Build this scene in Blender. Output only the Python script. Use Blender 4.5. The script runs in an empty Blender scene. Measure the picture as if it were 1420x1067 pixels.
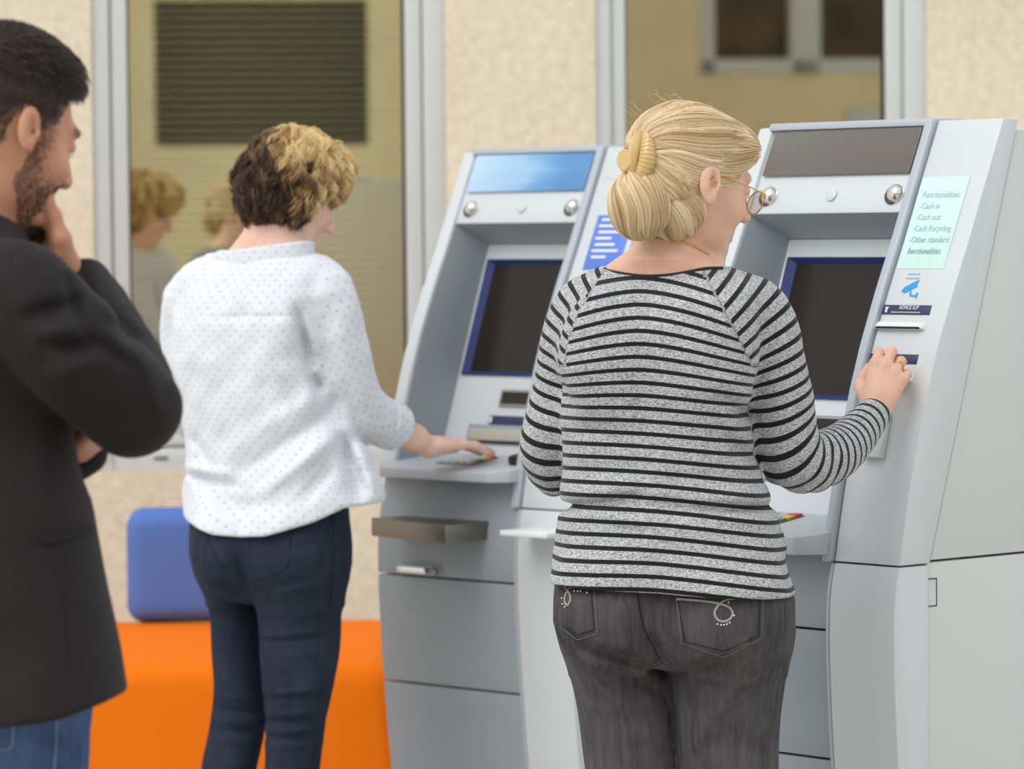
import bpy, bmesh, math, random
import numpy as np
from mathutils import Vector, Matrix
random.seed(7); rng = np.random.default_rng(7)
S = bpy.context.scene
COL = S.collection

# ------------------------------------------------------------------ camera
F_PX, CX, CY, H0 = 5400.0, 710.0, 533.5, 1.47
PITCH = math.atan((533.5 - 315.0) / F_PX); ROLL = math.radians(0.55)
fwd = np.array([0, math.cos(PITCH), -math.sin(PITCH)])
up0 = np.array([0, math.sin(PITCH), math.cos(PITCH)]); r0 = np.array([1.0, 0, 0])
rgt = r0 * math.cos(ROLL) - up0 * math.sin(ROLL)
upv = r0 * math.sin(ROLL) + up0 * math.cos(ROLL)
EYE = np.array([0, 0, H0])
cam = bpy.data.cameras.new('camera'); cam_o = bpy.data.objects.new('camera', cam); COL.objects.link(cam_o)
M = Matrix(((rgt[0], upv[0], -fwd[0], 0), (rgt[1], upv[1], -fwd[1], 0), (rgt[2], upv[2], -fwd[2], H0), (0, 0, 0, 1)))
cam_o.matrix_world = M
cam.sensor_width = 36.0; cam.lens = F_PX / 1420.0 * 36.0
cam.clip_end = 200
cam.dof.use_dof = True; cam.dof.focus_distance = 6.6; cam.dof.aperture_fstop = 5.4
S.camera = cam_o

# ------------------------------------------------------------------ light
W = bpy.data.worlds.new('sky'); S.world = W; W.use_nodes = True
bg = W.node_tree.nodes['Background']; bg.inputs['Color'].default_value = (0.93, 0.965, 1.0, 1); bg.inputs['Strength'].default_value = .95
sun = bpy.data.lights.new('sun', 'SUN'); sun.energy = 1.7; sun.angle = math.radians(45); sun.color = (1.0, 0.97, 0.93)
sun_o = bpy.data.objects.new('sun', sun); COL.objects.link(sun_o)
sun_o.rotation_euler = Vector((0.75, 0.7, -1.1)).to_track_quat('-Z', 'Y').to_euler()
S.view_settings.view_transform = 'Standard'; S.view_settings.look = 'None'
S.view_settings.gamma = 1.0; S.view_settings.use_curve_mapping = False
S.view_settings.exposure = 0.0

# ------------------------------------------------------------------ helpers
def at(px, py, Y):
    """point at depth Y seen at photograph coordinates (px, py)"""
    r = fwd + rgt * ((px - CX) / F_PX) + upv * ((CY - py) / F_PX)
    return EYE + r * (Y / r[1])

def lin(c):
    return tuple(((x / 255.0) / 12.92 if x / 255.0 <= 0.04045 else ((x / 255.0 + 0.055) / 1.055) ** 2.4) for x in c)

def new_mat(name):
    m = bpy.data.materials.new(name); m.use_nodes = True
    nt = m.node_tree; p = nt.nodes['Principled BSDF']
    return m, nt, p

def N(nt, t, **kw):
    n = nt.nodes.new(t)
    for k, v in kw.items():
        if k in n.inputs: n.inputs[k].default_value = v
        else: setattr(n, k, v)
    return n

def mat(name, rgb, rough=0.5, metal=0.0, spec=0.5, noise=0.0, nscale=30.0, bump=0.0, bscale=200.0, coat=0.0, stretch=None, detail=3.0):
    """plain procedural material; rgb in 0-255 display values"""
    m, nt, p = new_mat(name); L = nt.links
    c = lin(rgb)
    p.inputs['Roughness'].default_value = rough; p.inputs['Metallic'].default_value = metal
    p.inputs['Specular IOR Level'].default_value = spec; p.inputs['Coat Weight'].default_value = coat
    p.inputs['Base Color'].default_value = (*c, 1)
    tc = N(nt, 'ShaderNodeTexCoord')
    vec = tc.outputs['Object']
    if stretch:
        mp = N(nt, 'ShaderNodeMapping'); mp.inputs['Scale'].default_value = stretch
        L.new(vec, mp.inputs['Vector']); vec = mp.outputs['Vector']
    if noise > 0:
        nz = N(nt, 'ShaderNodeTexNoise', Scale=nscale, Detail=detail)
        L.new(vec, nz.inputs['Vector'])
        mr = N(nt, 'ShaderNodeMapRange'); mr.inputs['From Min'].default_value = .25; mr.inputs['From Max'].default_value = .75
        mr.inputs['To Min'].default_value = 1 - noise; mr.inputs['To Max'].default_value = 1 + noise
        L.new(nz.outputs['Fac'], mr.inputs['Value'])
        mx = N(nt, 'ShaderNodeVectorMath', operation='SCALE'); mx.inputs[0].default_value = c
        L.new(mr.outputs['Result'], mx.inputs['Scale']); L.new(mx.outputs['Vector'], p.inputs['Base Color'])
    if bump > 0:
        nb = N(nt, 'ShaderNodeTexNoise', Scale=bscale, Detail=4.0); L.new(vec, nb.inputs['Vector'])
        b = N(nt, 'ShaderNodeBump', Strength=bump, Distance=0.002)
        L.new(nb.outputs['Fac'], b.inputs['Height']); L.new(b.outputs['Normal'], p.inputs['Normal'])
    return m

def link(o, parent=None):
    COL.objects.link(o)
    if parent is not None: o.parent = parent
    return o

def empty(name, loc=(0, 0, 0), rz=0.0, parent=None):
    o = bpy.data.objects.new(name, None); o.location = loc; o.rotation_euler = (0, 0, rz); o.empty_display_size = 0.1
    return link(o, parent)

def tag(o, label=None, cat=None, group=None, kind=None):
    if label: o['label'] = label
    if cat: o['category'] = cat
    if group: o['group'] = group
    if kind: o['kind'] = kind
    return o

def finish(bm, name, m, parent=None, sharp=38.0, bevel=0.0, seg=2):
    if bevel > 0:
        bm.normal_update()
        es = [e for e in bm.edges if len(e.link_faces) == 2 and e.calc_face_angle(0) > math.radians(30)]
        bmesh.ops.bevel(bm, geom=es, offset=bevel, segments=seg, affect='EDGES', clamp_overlap=True, profile=0.5)
    bmesh.ops.recalc_face_normals(bm, faces=bm.faces)
    for f in bm.faces: f.smooth = True
    bm.normal_update()
    for e in bm.edges:
        e.smooth = not (len(e.link_faces) == 2 and e.calc_face_angle(0) > math.radians(sharp))
    me = bpy.data.meshes.new(name); bm.to_mesh(me); bm.free()
    for mm in (m if isinstance(m, (list, tuple)) else [m]): me.materials.append(mm)
    return link(bpy.data.objects.new(name, me), parent)

def bm_box(bm, x0, x1, y0, y1, z0, z1):
    v = [bm.verts.new(p) for p in ((x0,y0,z0),(x1,y0,z0),(x1,y1,z0),(x0,y1,z0),(x0,y0,z1),(x1,y0,z1),(x1,y1,z1),(x0,y1,z1))]
    for f in ((0,3,2,1),(4,5,6,7),(0,1,5,4),(1,2,6,5),(2,3,7,6),(3,0,4,7)): bm.faces.new([v[i] for i in f])
    return v

def box(name, x0, x1, y0, y1, z0, z1, m, parent=None, bevel=0.002, seg=2):
    bm = bmesh.new(); bm_box(bm, x0, x1, y0, y1, z0, z1)
    return finish(bm, name, m, parent, bevel=bevel, seg=seg)

def bm_loft(bm, rings, closed=True, cap=True):
    """rings: list of equal-length point lists"""
    R = [[bm.verts.new(p) for p in r] for r in rings]; n = len(R[0])
    for a, b in zip(R[:-1], R[1:]):
        for i in range(n if closed else n - 1):
            j = (i + 1) % n; bm.faces.new((a[i], a[j], b[j], b[i]))
    if cap:
        bm.faces.new(R[0][::-1]); bm.faces.new(R[-1])
    return R

def prism(name, poly, axis, a, b, m, parent=None, bevel=0.0, seg=2, sharp=38.0):
    """poly: 2D points; axis 'x': poly=(y,z) swept from x=a to b, 'z': poly=(x,y), 'y': poly=(x,z)"""
    def P(q, t):
        return {'x': (t, q[0], q[1]), 'z': (q[0], q[1], t), 'y': (q[0], t, q[1])}[axis]
    bm = bmesh.new(); bm_loft(bm, [[P(q, a) for q in poly], [P(q, b) for q in poly]])
    return finish(bm, name, m, parent, bevel=bevel, seg=seg, sharp=sharp)

def lathe(name, prof, m, parent=None, n=32, M4=None, sharp=38.0):
    """prof: (r, z) pairs, axis z; M4 places it"""
    bm = bmesh.new()
    rings = [[(r * math.cos(2*math.pi*i/n), r * math.sin(2*math.pi*i/n), z) for i in range(n)] for r, z in prof]
    bm_loft(bm, rings)
    if M4 is not None: bm.transform(M4)
    return finish(bm, name, m, parent, sharp=sharp)

def tube(name, pts, r, m, parent=None, n=10, closed=False):
    bm = bmesh.new(); pts = [Vector(p) for p in pts]; rings = []; k = len(pts)
    nrm = None
    for i, p in enumerate(pts):
        t = (pts[(i+1) % k] - pts[i-1]) if closed else (pts[min(i+1, k-1)] - pts[max(i-1, 0)])
        t.normalize()
        if nrm is None: nrm = t.orthogonal().normalized()
        nrm = (nrm - t * nrm.dot(t)).normalized(); bn = t.cross(nrm)
        rr = r[i] if hasattr(r, '__len__') else r
        rings.append([p + (nrm * math.cos(2*math.pi*j/n) + bn * math.sin(2*math.pi*j/n)) * rr for j in range(n)])
    if closed: rings.append(rings[0])
    if closed:
        R = [[bm.verts.new(p) for p in rr] for rr in rings[:-1]]
        for i in range(k):
            a, b = R[i], R[(i+1) % k]
            for j in range(n): bm.faces.new((a[j], a[(j+1) % n], b[(j+1) % n], b[j]))
    else: bm_loft(bm, rings)
    return finish(bm, name, m, parent, sharp=60)

def text_mesh(name, body, size, m, parent, Mx, align='LEFT', shear=0.0, font_x=1.0):
    """flat print: text turned into a mesh, placed by matrix Mx"""
    cu = bpy.data.curves.new(name, 'FONT'); cu.body = body; cu.size = size; cu.align_x = align; cu.shear = shear
    cu.extrude = 0.0002; cu.space_line = 1.0
    o = bpy.data.objects.new(name, cu); COL.objects.link(o)
    dg = bpy.context.evaluated_depsgraph_get(); dg.update()
    me = bpy.data.meshes.new_from_object(o.evaluated_get(dg)); bpy.data.objects.remove(o); bpy.data.curves.remove(cu)
    me.name = name; me.materials.clear(); me.materials.append(m)
    me.transform(Mx @ Matrix.Diagonal((font_x, 1, 1, 1)))
    return link(bpy.data.objects.new(name, me), parent)

# ------------------------------------------------------------------ materials
def stucco(name, rgb):
    m, nt, p = new_mat(name); L = nt.links; c = lin(rgb)
    tc = N(nt, 'ShaderNodeTexCoord')
    big = N(nt, 'ShaderNodeTexNoise', Scale=2.2, Detail=5.0); mid = N(nt, 'ShaderNodeTexNoise', Scale=34.0, Detail=6.0, Roughness=0.62)
    L.new(tc.outputs['Object'], big.inputs['Vector']); L.new(tc.outputs['Object'], mid.inputs['Vector'])
    r = N(nt, 'ShaderNodeMapRange'); r.inputs['From Min'].default_value = .3; r.inputs['From Max'].default_value = .7
    r.inputs['To Min'].default_value = .93; r.inputs['To Max'].default_value = 1.06
    r2 = N(nt, 'ShaderNodeMapRange'); r2.inputs['From Min'].default_value = .3; r2.inputs['From Max'].default_value = .7
    r2.inputs['To Min'].default_value = .86; r2.inputs['To Max'].default_value = 1.1
    L.new(big.outputs['Fac'], r.inputs['Value']); L.new(mid.outputs['Fac'], r2.inputs['Value'])
    mu = N(nt, 'ShaderNodeMath', operation='MULTIPLY'); L.new(r.outputs[0], mu.inputs[0]); L.new(r2.outputs[0], mu.inputs[1])
    sc = N(nt, 'ShaderNodeVectorMath', operation='SCALE'); sc.inputs[0].default_value = c
    L.new(mu.outputs[0], sc.inputs['Scale']); L.new(sc.outputs[0], p.inputs['Base Color'])
    b = N(nt, 'ShaderNodeBump', Strength=0.55, Distance=0.006); L.new(mid.outputs['Fac'], b.inputs['Height']); L.new(b.outputs[0], p.inputs['Normal'])
    p.inputs['Roughness'].default_value = 0.92; p.inputs['Specular IOR Level'].default_value = 0.2
    return m

def pane(name, refl, trans, fac):
    m, nt, p = new_mat(name); L = nt.links; nt.nodes.remove(p)
    g = N(nt, 'ShaderNodeBsdfGlossy', Roughness=0.012); g.inputs['Color'].default_value = (*refl, 1)
    t = N(nt, 'ShaderNodeBsdfTransparent'); t.inputs['Color'].default_value = (*trans, 1)
    mx = N(nt, 'ShaderNodeMixShader'); mx.inputs[0].default_value = fac
    L.new(t.outputs[0], mx.inputs[1]); L.new(g.outputs[0], mx.inputs[2]); L.new(mx.outputs[0], nt.nodes['Material Output'].inputs['Surface'])
    return m

m_wall = stucco('beige_stucco', (234, 223, 199))
m_opp = stucco('ochre_stucco', (236, 221, 186))
m_floor = mat('stone_floor', (196, 192, 184), rough=0.45, noise=.08, nscale=3)
m_frame = mat('painted_frame', (208, 213, 212), rough=0.35, noise=.02, nscale=8)
m_glass = pane('coated_glass', (0.95, 0.91, 0.73), (0.97, 0.97, 0.90), 0.50)
m_glass2 = pane('coated_glass_brown', (0.80, 0.72, 0.55), (0.5, 0.5, 0.45), 0.60)
m_slat = mat('blind_slat', (214, 210, 182), rough=0.5)
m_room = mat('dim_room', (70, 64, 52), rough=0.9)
m_dark = mat('dark_gap', (22, 22, 24), rough=0.8)
m_paint = mat('machine_paint', (206, 212, 216), rough=0.42, noise=.012, nscale=400, bump=.05, bscale=1500)
m_side = mat('machine_side_paint', (206, 210, 209), rough=0.5, noise=.012, nscale=400, bump=.05, bscale=1500)
m_front = mat('machine_door_paint', (156, 164, 172), rough=0.45, noise=.015, nscale=400, bump=.05, bscale=1500)
m_edge = mat('machine_edge_trim', (176, 184, 194), rough=0.3)
m_groove = mat('machine_groove', (70, 72, 74), rough=0.8)
m_navy = mat('navy_plastic', (40, 46, 88), rough=0.35)
m_blue = mat('blue_bezel', (46, 60, 112), rough=0.45, spec=.25)
m_screen = mat('dark_screen', (40, 31, 27), rough=0.16, spec=0.28)
m_chrome = mat('chrome', (225, 222, 215), rough=0.05, metal=1.0)
m_steel = mat('brushed_steel', (138, 134, 128), rough=0.42, metal=1.0, noise=.1, nscale=60, stretch=(1, 30, 30))
m_white = mat('white_plastic', (226, 230, 230), rough=0.35)
m_black = mat('black_plastic', (25, 25, 27), rough=0.4)

# ------------------------------------------------------------------ setting: courtyard walls, windows, floor
PHI = math.radians(8.5)
def wall_part(name, m, parent, *boxes, bevel=0.0):
    bm = bmesh.new()
    for b in boxes: bm_box(bm, *b)
    o = finish(bm, name, m, parent, bevel=bevel); return o
WO = (0, 11.2, 0)
def wall_at(o): o.location = WO; o.rotation_euler = (0, 0, PHI); return o
fl = box('floor', -9, 9, -12, 13.5, -0.1, 0, m_floor, bevel=0); tag(fl, kind='structure')
W1, W2 = (-1.192, -0.185), (0.252, 1.233); ZT = 2.75
SILL = 0.79
wb = wall_part('wall_back', m_wall, None,
    (-6, W1[0], 0, .25, 0, 4.5), (W1[1], W2[0], 0, .25, SILL, ZT), (W2[1], 6, 0, .25, 0, 4.5), (W1[0], W2[1], 0, .25, ZT, 4.5), (W1[0], W2[1], 0, .25, 0, SILL))
wall_at(wb); tag(wb, kind='structure')
def window(name, xs, m_g):
    w = wall_at(empty(name)); tag(w, kind='structure')
    a, b, c, d, e, f = xs      # outer frame / sash / glass limits
    wall_part('window_frame', m_frame, w, (a, b, .012, .12, SILL, ZT), (e, f, .012, .12, SILL, ZT), (b, e, .012, .12, SILL, .85), (b, e, .012, .12, ZT-.05, ZT), bevel=.004)
    wall_part('sash', m_frame, w, (b+.004, c, .022, .10, .856, ZT-.054), (d, e-.004, .022, .10, .856, ZT-.054), (c, d, .022, .10, .856, .900), (c, d, .022, .10, ZT-.1, ZT-.054), bevel=.005)
    wall_part('gasket', m_dark, w, (c, c+.006, .040, .07, .90, ZT-.1), (d-.006, d, .040, .07, .90, ZT-.1), (c, d, .040, .07, .90, .906))
    wall_part('glass', m_g, w, (c+.003, d-.003, .052, .058, .903, ZT-.1))
    return w
w1 = window('window_1', (-1.192, -1.141, -1.090, -0.297, -0.246, -0.185), m_glass)
box('drain_slot', -1.03, -.99, .009, .014, .818, .826, m_groove, w1, bevel=.001)
w2 = window('window_2', (0.252, 0.300, 0.344, 1.115, 1.168, 1.233), m_glass2)
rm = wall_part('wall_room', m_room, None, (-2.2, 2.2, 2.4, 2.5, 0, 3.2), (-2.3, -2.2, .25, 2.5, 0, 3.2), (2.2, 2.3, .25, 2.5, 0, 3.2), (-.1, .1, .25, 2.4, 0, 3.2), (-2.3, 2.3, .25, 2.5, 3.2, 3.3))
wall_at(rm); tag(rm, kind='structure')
# venetian blind: every slat its own object
bl = wall_at(empty('venetian_blind')); tag(bl, 'olive venetian blind closed behind the glass of the left window', 'blind')
sm = bpy.data.meshes.new('slat')
bm = bmesh.new()
prof = [(-.0125, -.0075), (-.006, -.0015), (0, .0012), (.006, .0022), (.0125, .0012)]
tl = math.radians(44)
prof = [(y*math.cos(tl) - z*math.sin(tl), y*math.sin(tl) + z*math.cos(tl)) for y, z in prof]
bm_loft(bm, [[(x, y, z) for y, z in prof] + [(x, y + .0004, z + .0006) for y, z in prof[::-1]] for x in (-.398, .398)])
for f in bm.faces: f.smooth = True
bm.to_mesh(sm); bm.free(); sm.materials.append(m_slat)
z = .915; k = 0
while z < ZT - .1:
    o = bpy.data.objects.new('slat', sm); link(o, bl); o.location = (-.6935, .085, z + rng.uniform(-.0006, .0006)); z += .0228
for x in (-.985, -.40): box('ladder_cord', x-.0012, x+.0012, .062, .064, .9, ZT-.1, m_slat, bl, bevel=0)

# opposite side of the courtyard, only seen mirrored in the panes
ow = empty('wall_front'); wall_at(ow); tag(ow, kind='structure')
DD = -20.0
wo1 = (0.15, 1.86, 2.14, 3.31); wo2 = (4.58, 6.85, 2.70, 4.3)
def opp(x0, x1, z0, z1): return (x0, x1, DD - .3, DD, z0, z1)
wall_part('wall_section', m_opp, ow, opp(-14, wo1[0], 0, 5.2), opp(wo1[0], wo1[1], 0, wo1[2]), opp(wo1[0], wo1[1], wo1[3], 5.2), opp(wo1[1], wo2[0], 0, 5.2),
          opp(wo2[0], wo2[1], 0, wo2[2]), opp(wo2[0], wo2[1], wo2[3], 5.2), opp(wo2[1], 14, 0, 5.2))
wall_part('louvre_panel', mat('dark_louvre', (52, 52, 44), rough=.7), ow, (wo1[0], wo1[1], DD-.25, DD-.05, wo1[2], wo1[3]))
wall_part('far_frame', m_frame, ow, (wo2[0], wo2[0]+.12, DD-.2, DD+.02, wo2[2], wo2[3]), (wo2[1]-.12, wo2[1], DD-.2, DD+.02, wo2[2], wo2[3]), (5.33, 5.58, DD-.2, DD+.02, wo2[2], wo2[3]),
          (wo2[0], wo2[1], DD-.2, DD+.02, wo2[2], wo2[2]+.12), (wo2[0], wo2[1], DD-.2, DD+.02, wo2[3]-.1, wo2[3]), bevel=.01)
wall_part('far_pane', mat('far_dark_glass', (78, 62, 30), rough=.25, noise=.8, nscale=2.2), ow, (wo2[0], wo2[1], DD-.15, DD-.13, wo2[2], wo2[3]))
wall_part('far_vent', m_frame, ow, (5.8, 6.9, DD-.01, DD+.04, 1.9, 2.42), bevel=.01)

# ------------------------------------------------------------------ bench and cushion
m_orange = mat('orange_fabric', (238, 118, 12), rough=.85, spec=.15, noise=.03, nscale=300, bump=.12, bscale=900)
m_cush = mat('blue_fabric', (88, 122, 192), rough=.85, spec=.15, noise=.03, nscale=300, bump=.12, bscale=900)
def cushion_mesh(x0, x1, y0, y1, z0, z1, flare, r, puff=0.0):
    bm = bmesh.new()
    v = bm_box(bm, x0, x1, y0, y1, z0, z1)
    for q in v[:4]:
        q.co.x += flare * (1 if q.co.x > (x0+x1)/2 else -1); q.co.y += -flare if q.co.y < (y0+y1)/2 else 0
    bmesh.ops.bevel(bm, geom=list(bm.edges), offset=r, segments=6, affect='EDGES', profile=.5)
    bmesh.ops.subdivide_edges(bm, edges=[e for e in bm.edges if e.calc_length() > .12], cuts=6, use_grid_fill=True)
    return bm
bench = empty('bench', (-.85, 9.85, 0)); tag(bench, 'long orange upholstered bench block with soft rounded edges below the left window', 'bench')
o = finish(cushion_mesh(-.85, .55, -.48, .62, .0, .42, .05, .055), 'seat', m_orange, bench, sharp=70)
cu = finish(cushion_mesh(-.235, .235, -.10, .10, 0, .30, .0, .045), 'cushion', m_cush, None, sharp=70)
cu.location = (-.805, 10.47, .421); cu.rotation_euler = (0, 0, math.radians(4))
tag(cu, 'blue block cushion standing on the orange bench against the wall', 'cushion')
# ------------------------------------------------------------------ cash machines
PZ = [0, .257, .35, .494, .56, .63, .693, .75, .80, .84, .872, .956, 1.03, 1.105, 1.18, 1.255, 1.35, 1.443, 1.55, 1.655]
PD = [.055, .025, .0135, .001, -.004, -.008, -.0105, -.0112, -.0095, -.004, .004, .0205, .0375, .0585, .081, .1075, .148, .1915, .2385, .285]
def prof_d(z): return float(np.interp(z, PZ, PD))
def zs(z0, z1, step=.035):
    n = max(1, int(round((z1 - z0) / step))); return [z0 + (z1 - z0) * i / n for i in range(n + 1)]
def skin(name, u0, u1, z0, z1, f0, f1, m, parent, bevel=.0015, seg=2, taper=None):
    """solid that follows the curved front: from offset f0 (front) to f1 (back)"""
    Z = zs(z0, z1)
    poly = [(prof_d(z) + f0, z) for z in Z] + [(prof_d(z) + f1, z) for z in Z[::-1]]
    return prism(name, poly, 'x', u0, u1, m, parent, bevel=bevel, seg=seg, sharp=30)
def face_matrix(u, z, off):
    """x along the machine, y up the sloping front, z out of it, at (u, z)"""
    t = Vector((0, prof_d(z+.02) - prof_d(z-.02), .04)).normalized(); x = Vector((1, 0, 0)); n = x.cross(t)
    o = Vector((u, prof_d(z), z)) + n * off
    return Matrix(((x.x, t.x, n.x, o.x), (x.y, t.y, n.y, o.y), (x.z, t.z, n.z, o.z), (0, 0, 0, 1)))
def plate(name, u0, u1, z0, z1, off, th, m, parent, bevel=.0008):
    """thin flat plate lying on the front"""
    zc = (z0 + z1) / 2; t = math.hypot(prof_d(z1) - prof_d(z0), z1 - z0) / 2
    bm = bmesh.new(); bm_box(bm, u0 - (u0+u1)/2, u1 - (u0+u1)/2, -t, t, 0, th); 
    o = finish(bm, name, m, parent, bevel=bevel)
    o.data.transform(face_matrix((u0+u1)/2, zc, off)); return o
IN0, IN1 = Vector((0, .292, 1.440)), Vector((0, .140, .995))     # inner screen panel line
def inner_d(z): return IN0.y + (IN1.y - IN0.y) * (z - IN0.z) / (IN1.z - IN0.z)
def inner_plate(name, u0, u1, z0, z1, off, th, m, parent, bevel=.001):
    t = (IN0 - IN1).normalized(); x = Vector((1, 0, 0)); n = x.cross(t)
    zc = (z0 + z1) / 2; h = (z1 - z0) / 2 / t.z; o = Vector(((u0+u1)/2, inner_d(zc), zc)) + n * off
    Mx = Matrix(((1, t.x, n.x, o.x), (0, t.y, n.y, o.y), (0, t.z, n.z, o.z), (0, 0, 0, 1)))
    bm = bmesh.new(); bm_box(bm, -(u1-u0)/2, (u1-u0)/2, -h, h, 0, th)
    ob = finish(bm, name, m, parent, bevel=bevel); ob.data.transform(Mx); return ob
m_deck = mat('machine_deck_paint', (186, 193, 200), rough=.45, noise=.012, nscale=400)
UL, UR = -.60, -.158       # centre section
def atm(loc, rz, label, sign_mat, right):
    A = empty('cash_machine', loc, rz); tag(A, label, 'cash machine', 'cash machines in the courtyard')
    dz0 = .003
    # side column with its hood side
    Zu = zs(.874, 1.655); prism('column_upper', [(prof_d(z), z) for z in Zu] + [(.325, 1.655), (.0833, .874)], 'x', UR + .004, 0, m_paint, A, bevel=.0022, sharp=30)
    Zl = zs(.02, .8705); prism('column_lower', [(prof_d(z), z) for z in Zl] + [(.0785, .8705), (.0785, .02)], 'x', UR + .004, 0, m_paint, A, bevel=.0022, sharp=30)
    # rear cabinet
    prism('cabinet_upper', [(.0885, .8785), (.86, .8785), (.86, 1.635), (.322, 1.635)], 'x', -.028, -.003, m_side, A, bevel=.003)
    prism('cabinet_back', [(prof_d(.879)+.17, .879), (.858, .879), (.858, 1.634), (prof_d(1.634)+.06, 1.634), (prof_d(1.5)+.09, 1.5), (prof_d(1.45)+.16, 1.45)], 'x', -.602, -.028, m_side, A, bevel=.003)
    box('cabinet_lower', -.60, -.003, .079, .86, .02, .8745, m_side, A, bevel=.003)
    box('cabinet_core', -.59, -.012, .20, .85, .85, .90, m_groove, A, bevel=0)
    bm = bmesh.new()
    for a, b, c_, d_ in ((.082, .104, .797, .799), (.082, .104, .845, .847), (.102, .104, .797, .847)): bm_box(bm, -.0035, -.0022, a, b, c_, d_)
    finish(bm, 'hinge_outline', m_groove, A)
    box('lid_seam', -.03, -.0022, .345, .352, 1.60, 1.634, m_dark, A, bevel=0)
    # left strip, right bar
    skin('edge_strip', -.602, -.566, .95, 1.652, -.004, .085, m_paint, A, bevel=.005, seg=3)
    skin('edge_bar', -.180, UR, .872, 1.660, -.010, .085, m_edge, A, bevel=.006, seg=3)
    # header: sign window, sensor band
    skin('header', -.566, -.180, 1.490, 1.652, .003, .085, m_paint, A, bevel=.002)
    skin('header_cap', -.572, -.176, 1.646, 1.660, -.008, .085, m_edge, A, bevel=.004)
    sp = plate('sign_panel', -.556, -.186, 1.560, 1.643, .0, .004, sign_mat, A)
    for u in (-.525, -.207):
        Mx = face_matrix(u, 1.524, 0)
        prof = [(.0185, -.004), (.0185, 0)] + [(.0175 * math.cos(a), .0175 * math.sin(a) * .8) for a in np.linspace(0, 1.5, 9)]
        lathe('mirror_dome', prof, m_chrome, A, n=32, M4=Mx, sharp=50)
        lathe('dome_socket_shade', [(.0185, -.004), (.0185, .0006), (.015, .0012)], m_groove, A, n=28, M4=face_matrix(u - .007, 1.522, 0))  # dark disc set off-centre, paints the shaded left side of the dome's hole
    lathe('sensor_lens', [(.0125, -.004), (.0125, .0012), (.0105, .0022), (.004, .003)], mat('lens_glass', (196, 214, 208), rough=.08), A, n=24, M4=face_matrix(-.367, 1.524, 0))
    # recess: ceiling, side cheeks, inner panel
    bi = .034
    UA, UB = -.566, -.180
    ceil_poly = [(prof_d(1.490) + .004, 1.4895), (prof_d(1.490) + .004, 1.4925), (IN0.y + .03, 1.46), (IN0.y + .004, 1.440)]
    prism('recess_ceiling', ceil_poly, 'x', UA, UB, m_front, A)
    for sgn, ua in ((1, UA), (-1, UB)):
        bm = bmesh.new(); Z = zs(.93, 1.489)
        ring = []
        for zz in Z:
            zi = min(zz, 1.44); f = .030 
            ring.append([(ua, prof_d(zz) + .006, zz), (ua + sgn * f, inner_d(zi) + .002, zi), (ua + sgn*f, inner_d(zi) + .02, zi), (ua - sgn * .001, prof_d(zz) + .05, zz)])
        bm_loft(bm, ring); finish(bm, 'recess_cheek', m_front, A, sharp=25)
    inner_plate('inner_panel', UA + .028, UB - .028, .935, 1.441, -.026, .018, m_paint, A, bevel=0)
    for a_, b_, c_, d_ in ((UA + .028, UB - .028, .935, 1.151), (UA + .028, UB - .028, 1.404, 1.441), (UA + .028, -.5235, 1.150, 1.405), (-.2145, UB - .028, 1.150, 1.405)):
        inner_plate('panel_face', a_, b_, c_, d_, -.008, .008, m_paint, A, bevel=0)
    # screen: blue bezel frame + dark panel
    s = -.026 if right else 0
    sx0, sx1, sz0, sz1 = -.524, -.214, 1.150, 1.405
    bw = .017
    tt = (IN0 - IN1).normalized(); nn = Vector((1, 0, 0)).cross(tt)
    def ip(u, z, off): return Vector((u, inner_d(z), z)) + nn * off
    bm = bmesh.new()
    R = []
    for ins, off in ((-.002, -.001), (-.002, .005), (.002, .006), (bw, -.004), (bw, -.008)):
        a_, b_ = (ins, ins * .45) if ins > 0 else (ins, ins)
        R.append([ip(sx0 + a_, sz0 + b_, off), ip(sx1 - b_, sz0 + b_, off), ip(sx1 - b_, sz1 - b_, off), ip(sx0 + a_, sz1 - b_, off)])
    bm_loft(bm, R, cap=False); finish(bm, 'screen_bezel', m_blue, A, sharp=20)
    inner_plate('screen', sx0 + bw - .002, sx1 - .005, sz0 + .005, sz1 - .005, -.0055, .001, m_screen, A, bevel=0)
    # below the screen: display window, card label, note slot
    inner_plate('reader_window', -.385, -.287, 1.080, 1.118, .0005, .004, mat('reader_frame', (150, 148, 142), rough=.4), A)
    inner_plate('reader_glass', -.378, -.294, 1.086, 1.112, .004, .002, m_screen, A, bevel=0)
    inner_plate('card_label', -.405, -.285, 1.040, 1.060, .0005, .003, m_navy, A)
    inner_plate('label_icon', -.402, -.395, 1.043, 1.057, .0032, .0008, m_white, A, bevel=0)
    inner_plate('slot_surround', -.465, -.205, .996, 1.040, 0, .0025, m_front, A)
    inner_plate('note_slot', -.455, -.215, 1.004, 1.030, .0005, .008, mat('note_shutter', (188, 182, 168), rough=.35), A, bevel=.003)
    inner_plate('slot_gap', -.455, -.215, .9985, 1.003, .0005, .003, m_dark, A, bevel=0)
    # keypad deck
    zf, zb = (.917, .950) if right else (.950, .980)
    zl = .886 if right else .929
    fd = -.056
    top = [(-.535, fd), (-.172, fd), (UB - .001 + .012, .0), (UB - .001 + .012, .03), (UA + .03, .13), (UA + .03, .16), (UB - .03, .16), (UB - .03, .13), (-.6, .02)]
    top = [(-.535, fd), (-.196, fd), (-.164, fd + .034), (-.166, .17), (-.566, .17), (-.600, .03), (-.600, .0)]
    bm = bmesh.new()
    def dtop(d): return zf + (zb - zf) * (d - fd) / (.17 - fd)
    bm_loft(bm, [[(u, d, zl) for u, d in top], [(u, d, dtop(d)) for u, d in top]])
    finish(bm, 'keypad_deck', m_deck, A, bevel=.002, seg=2)
    kp = None
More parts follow.
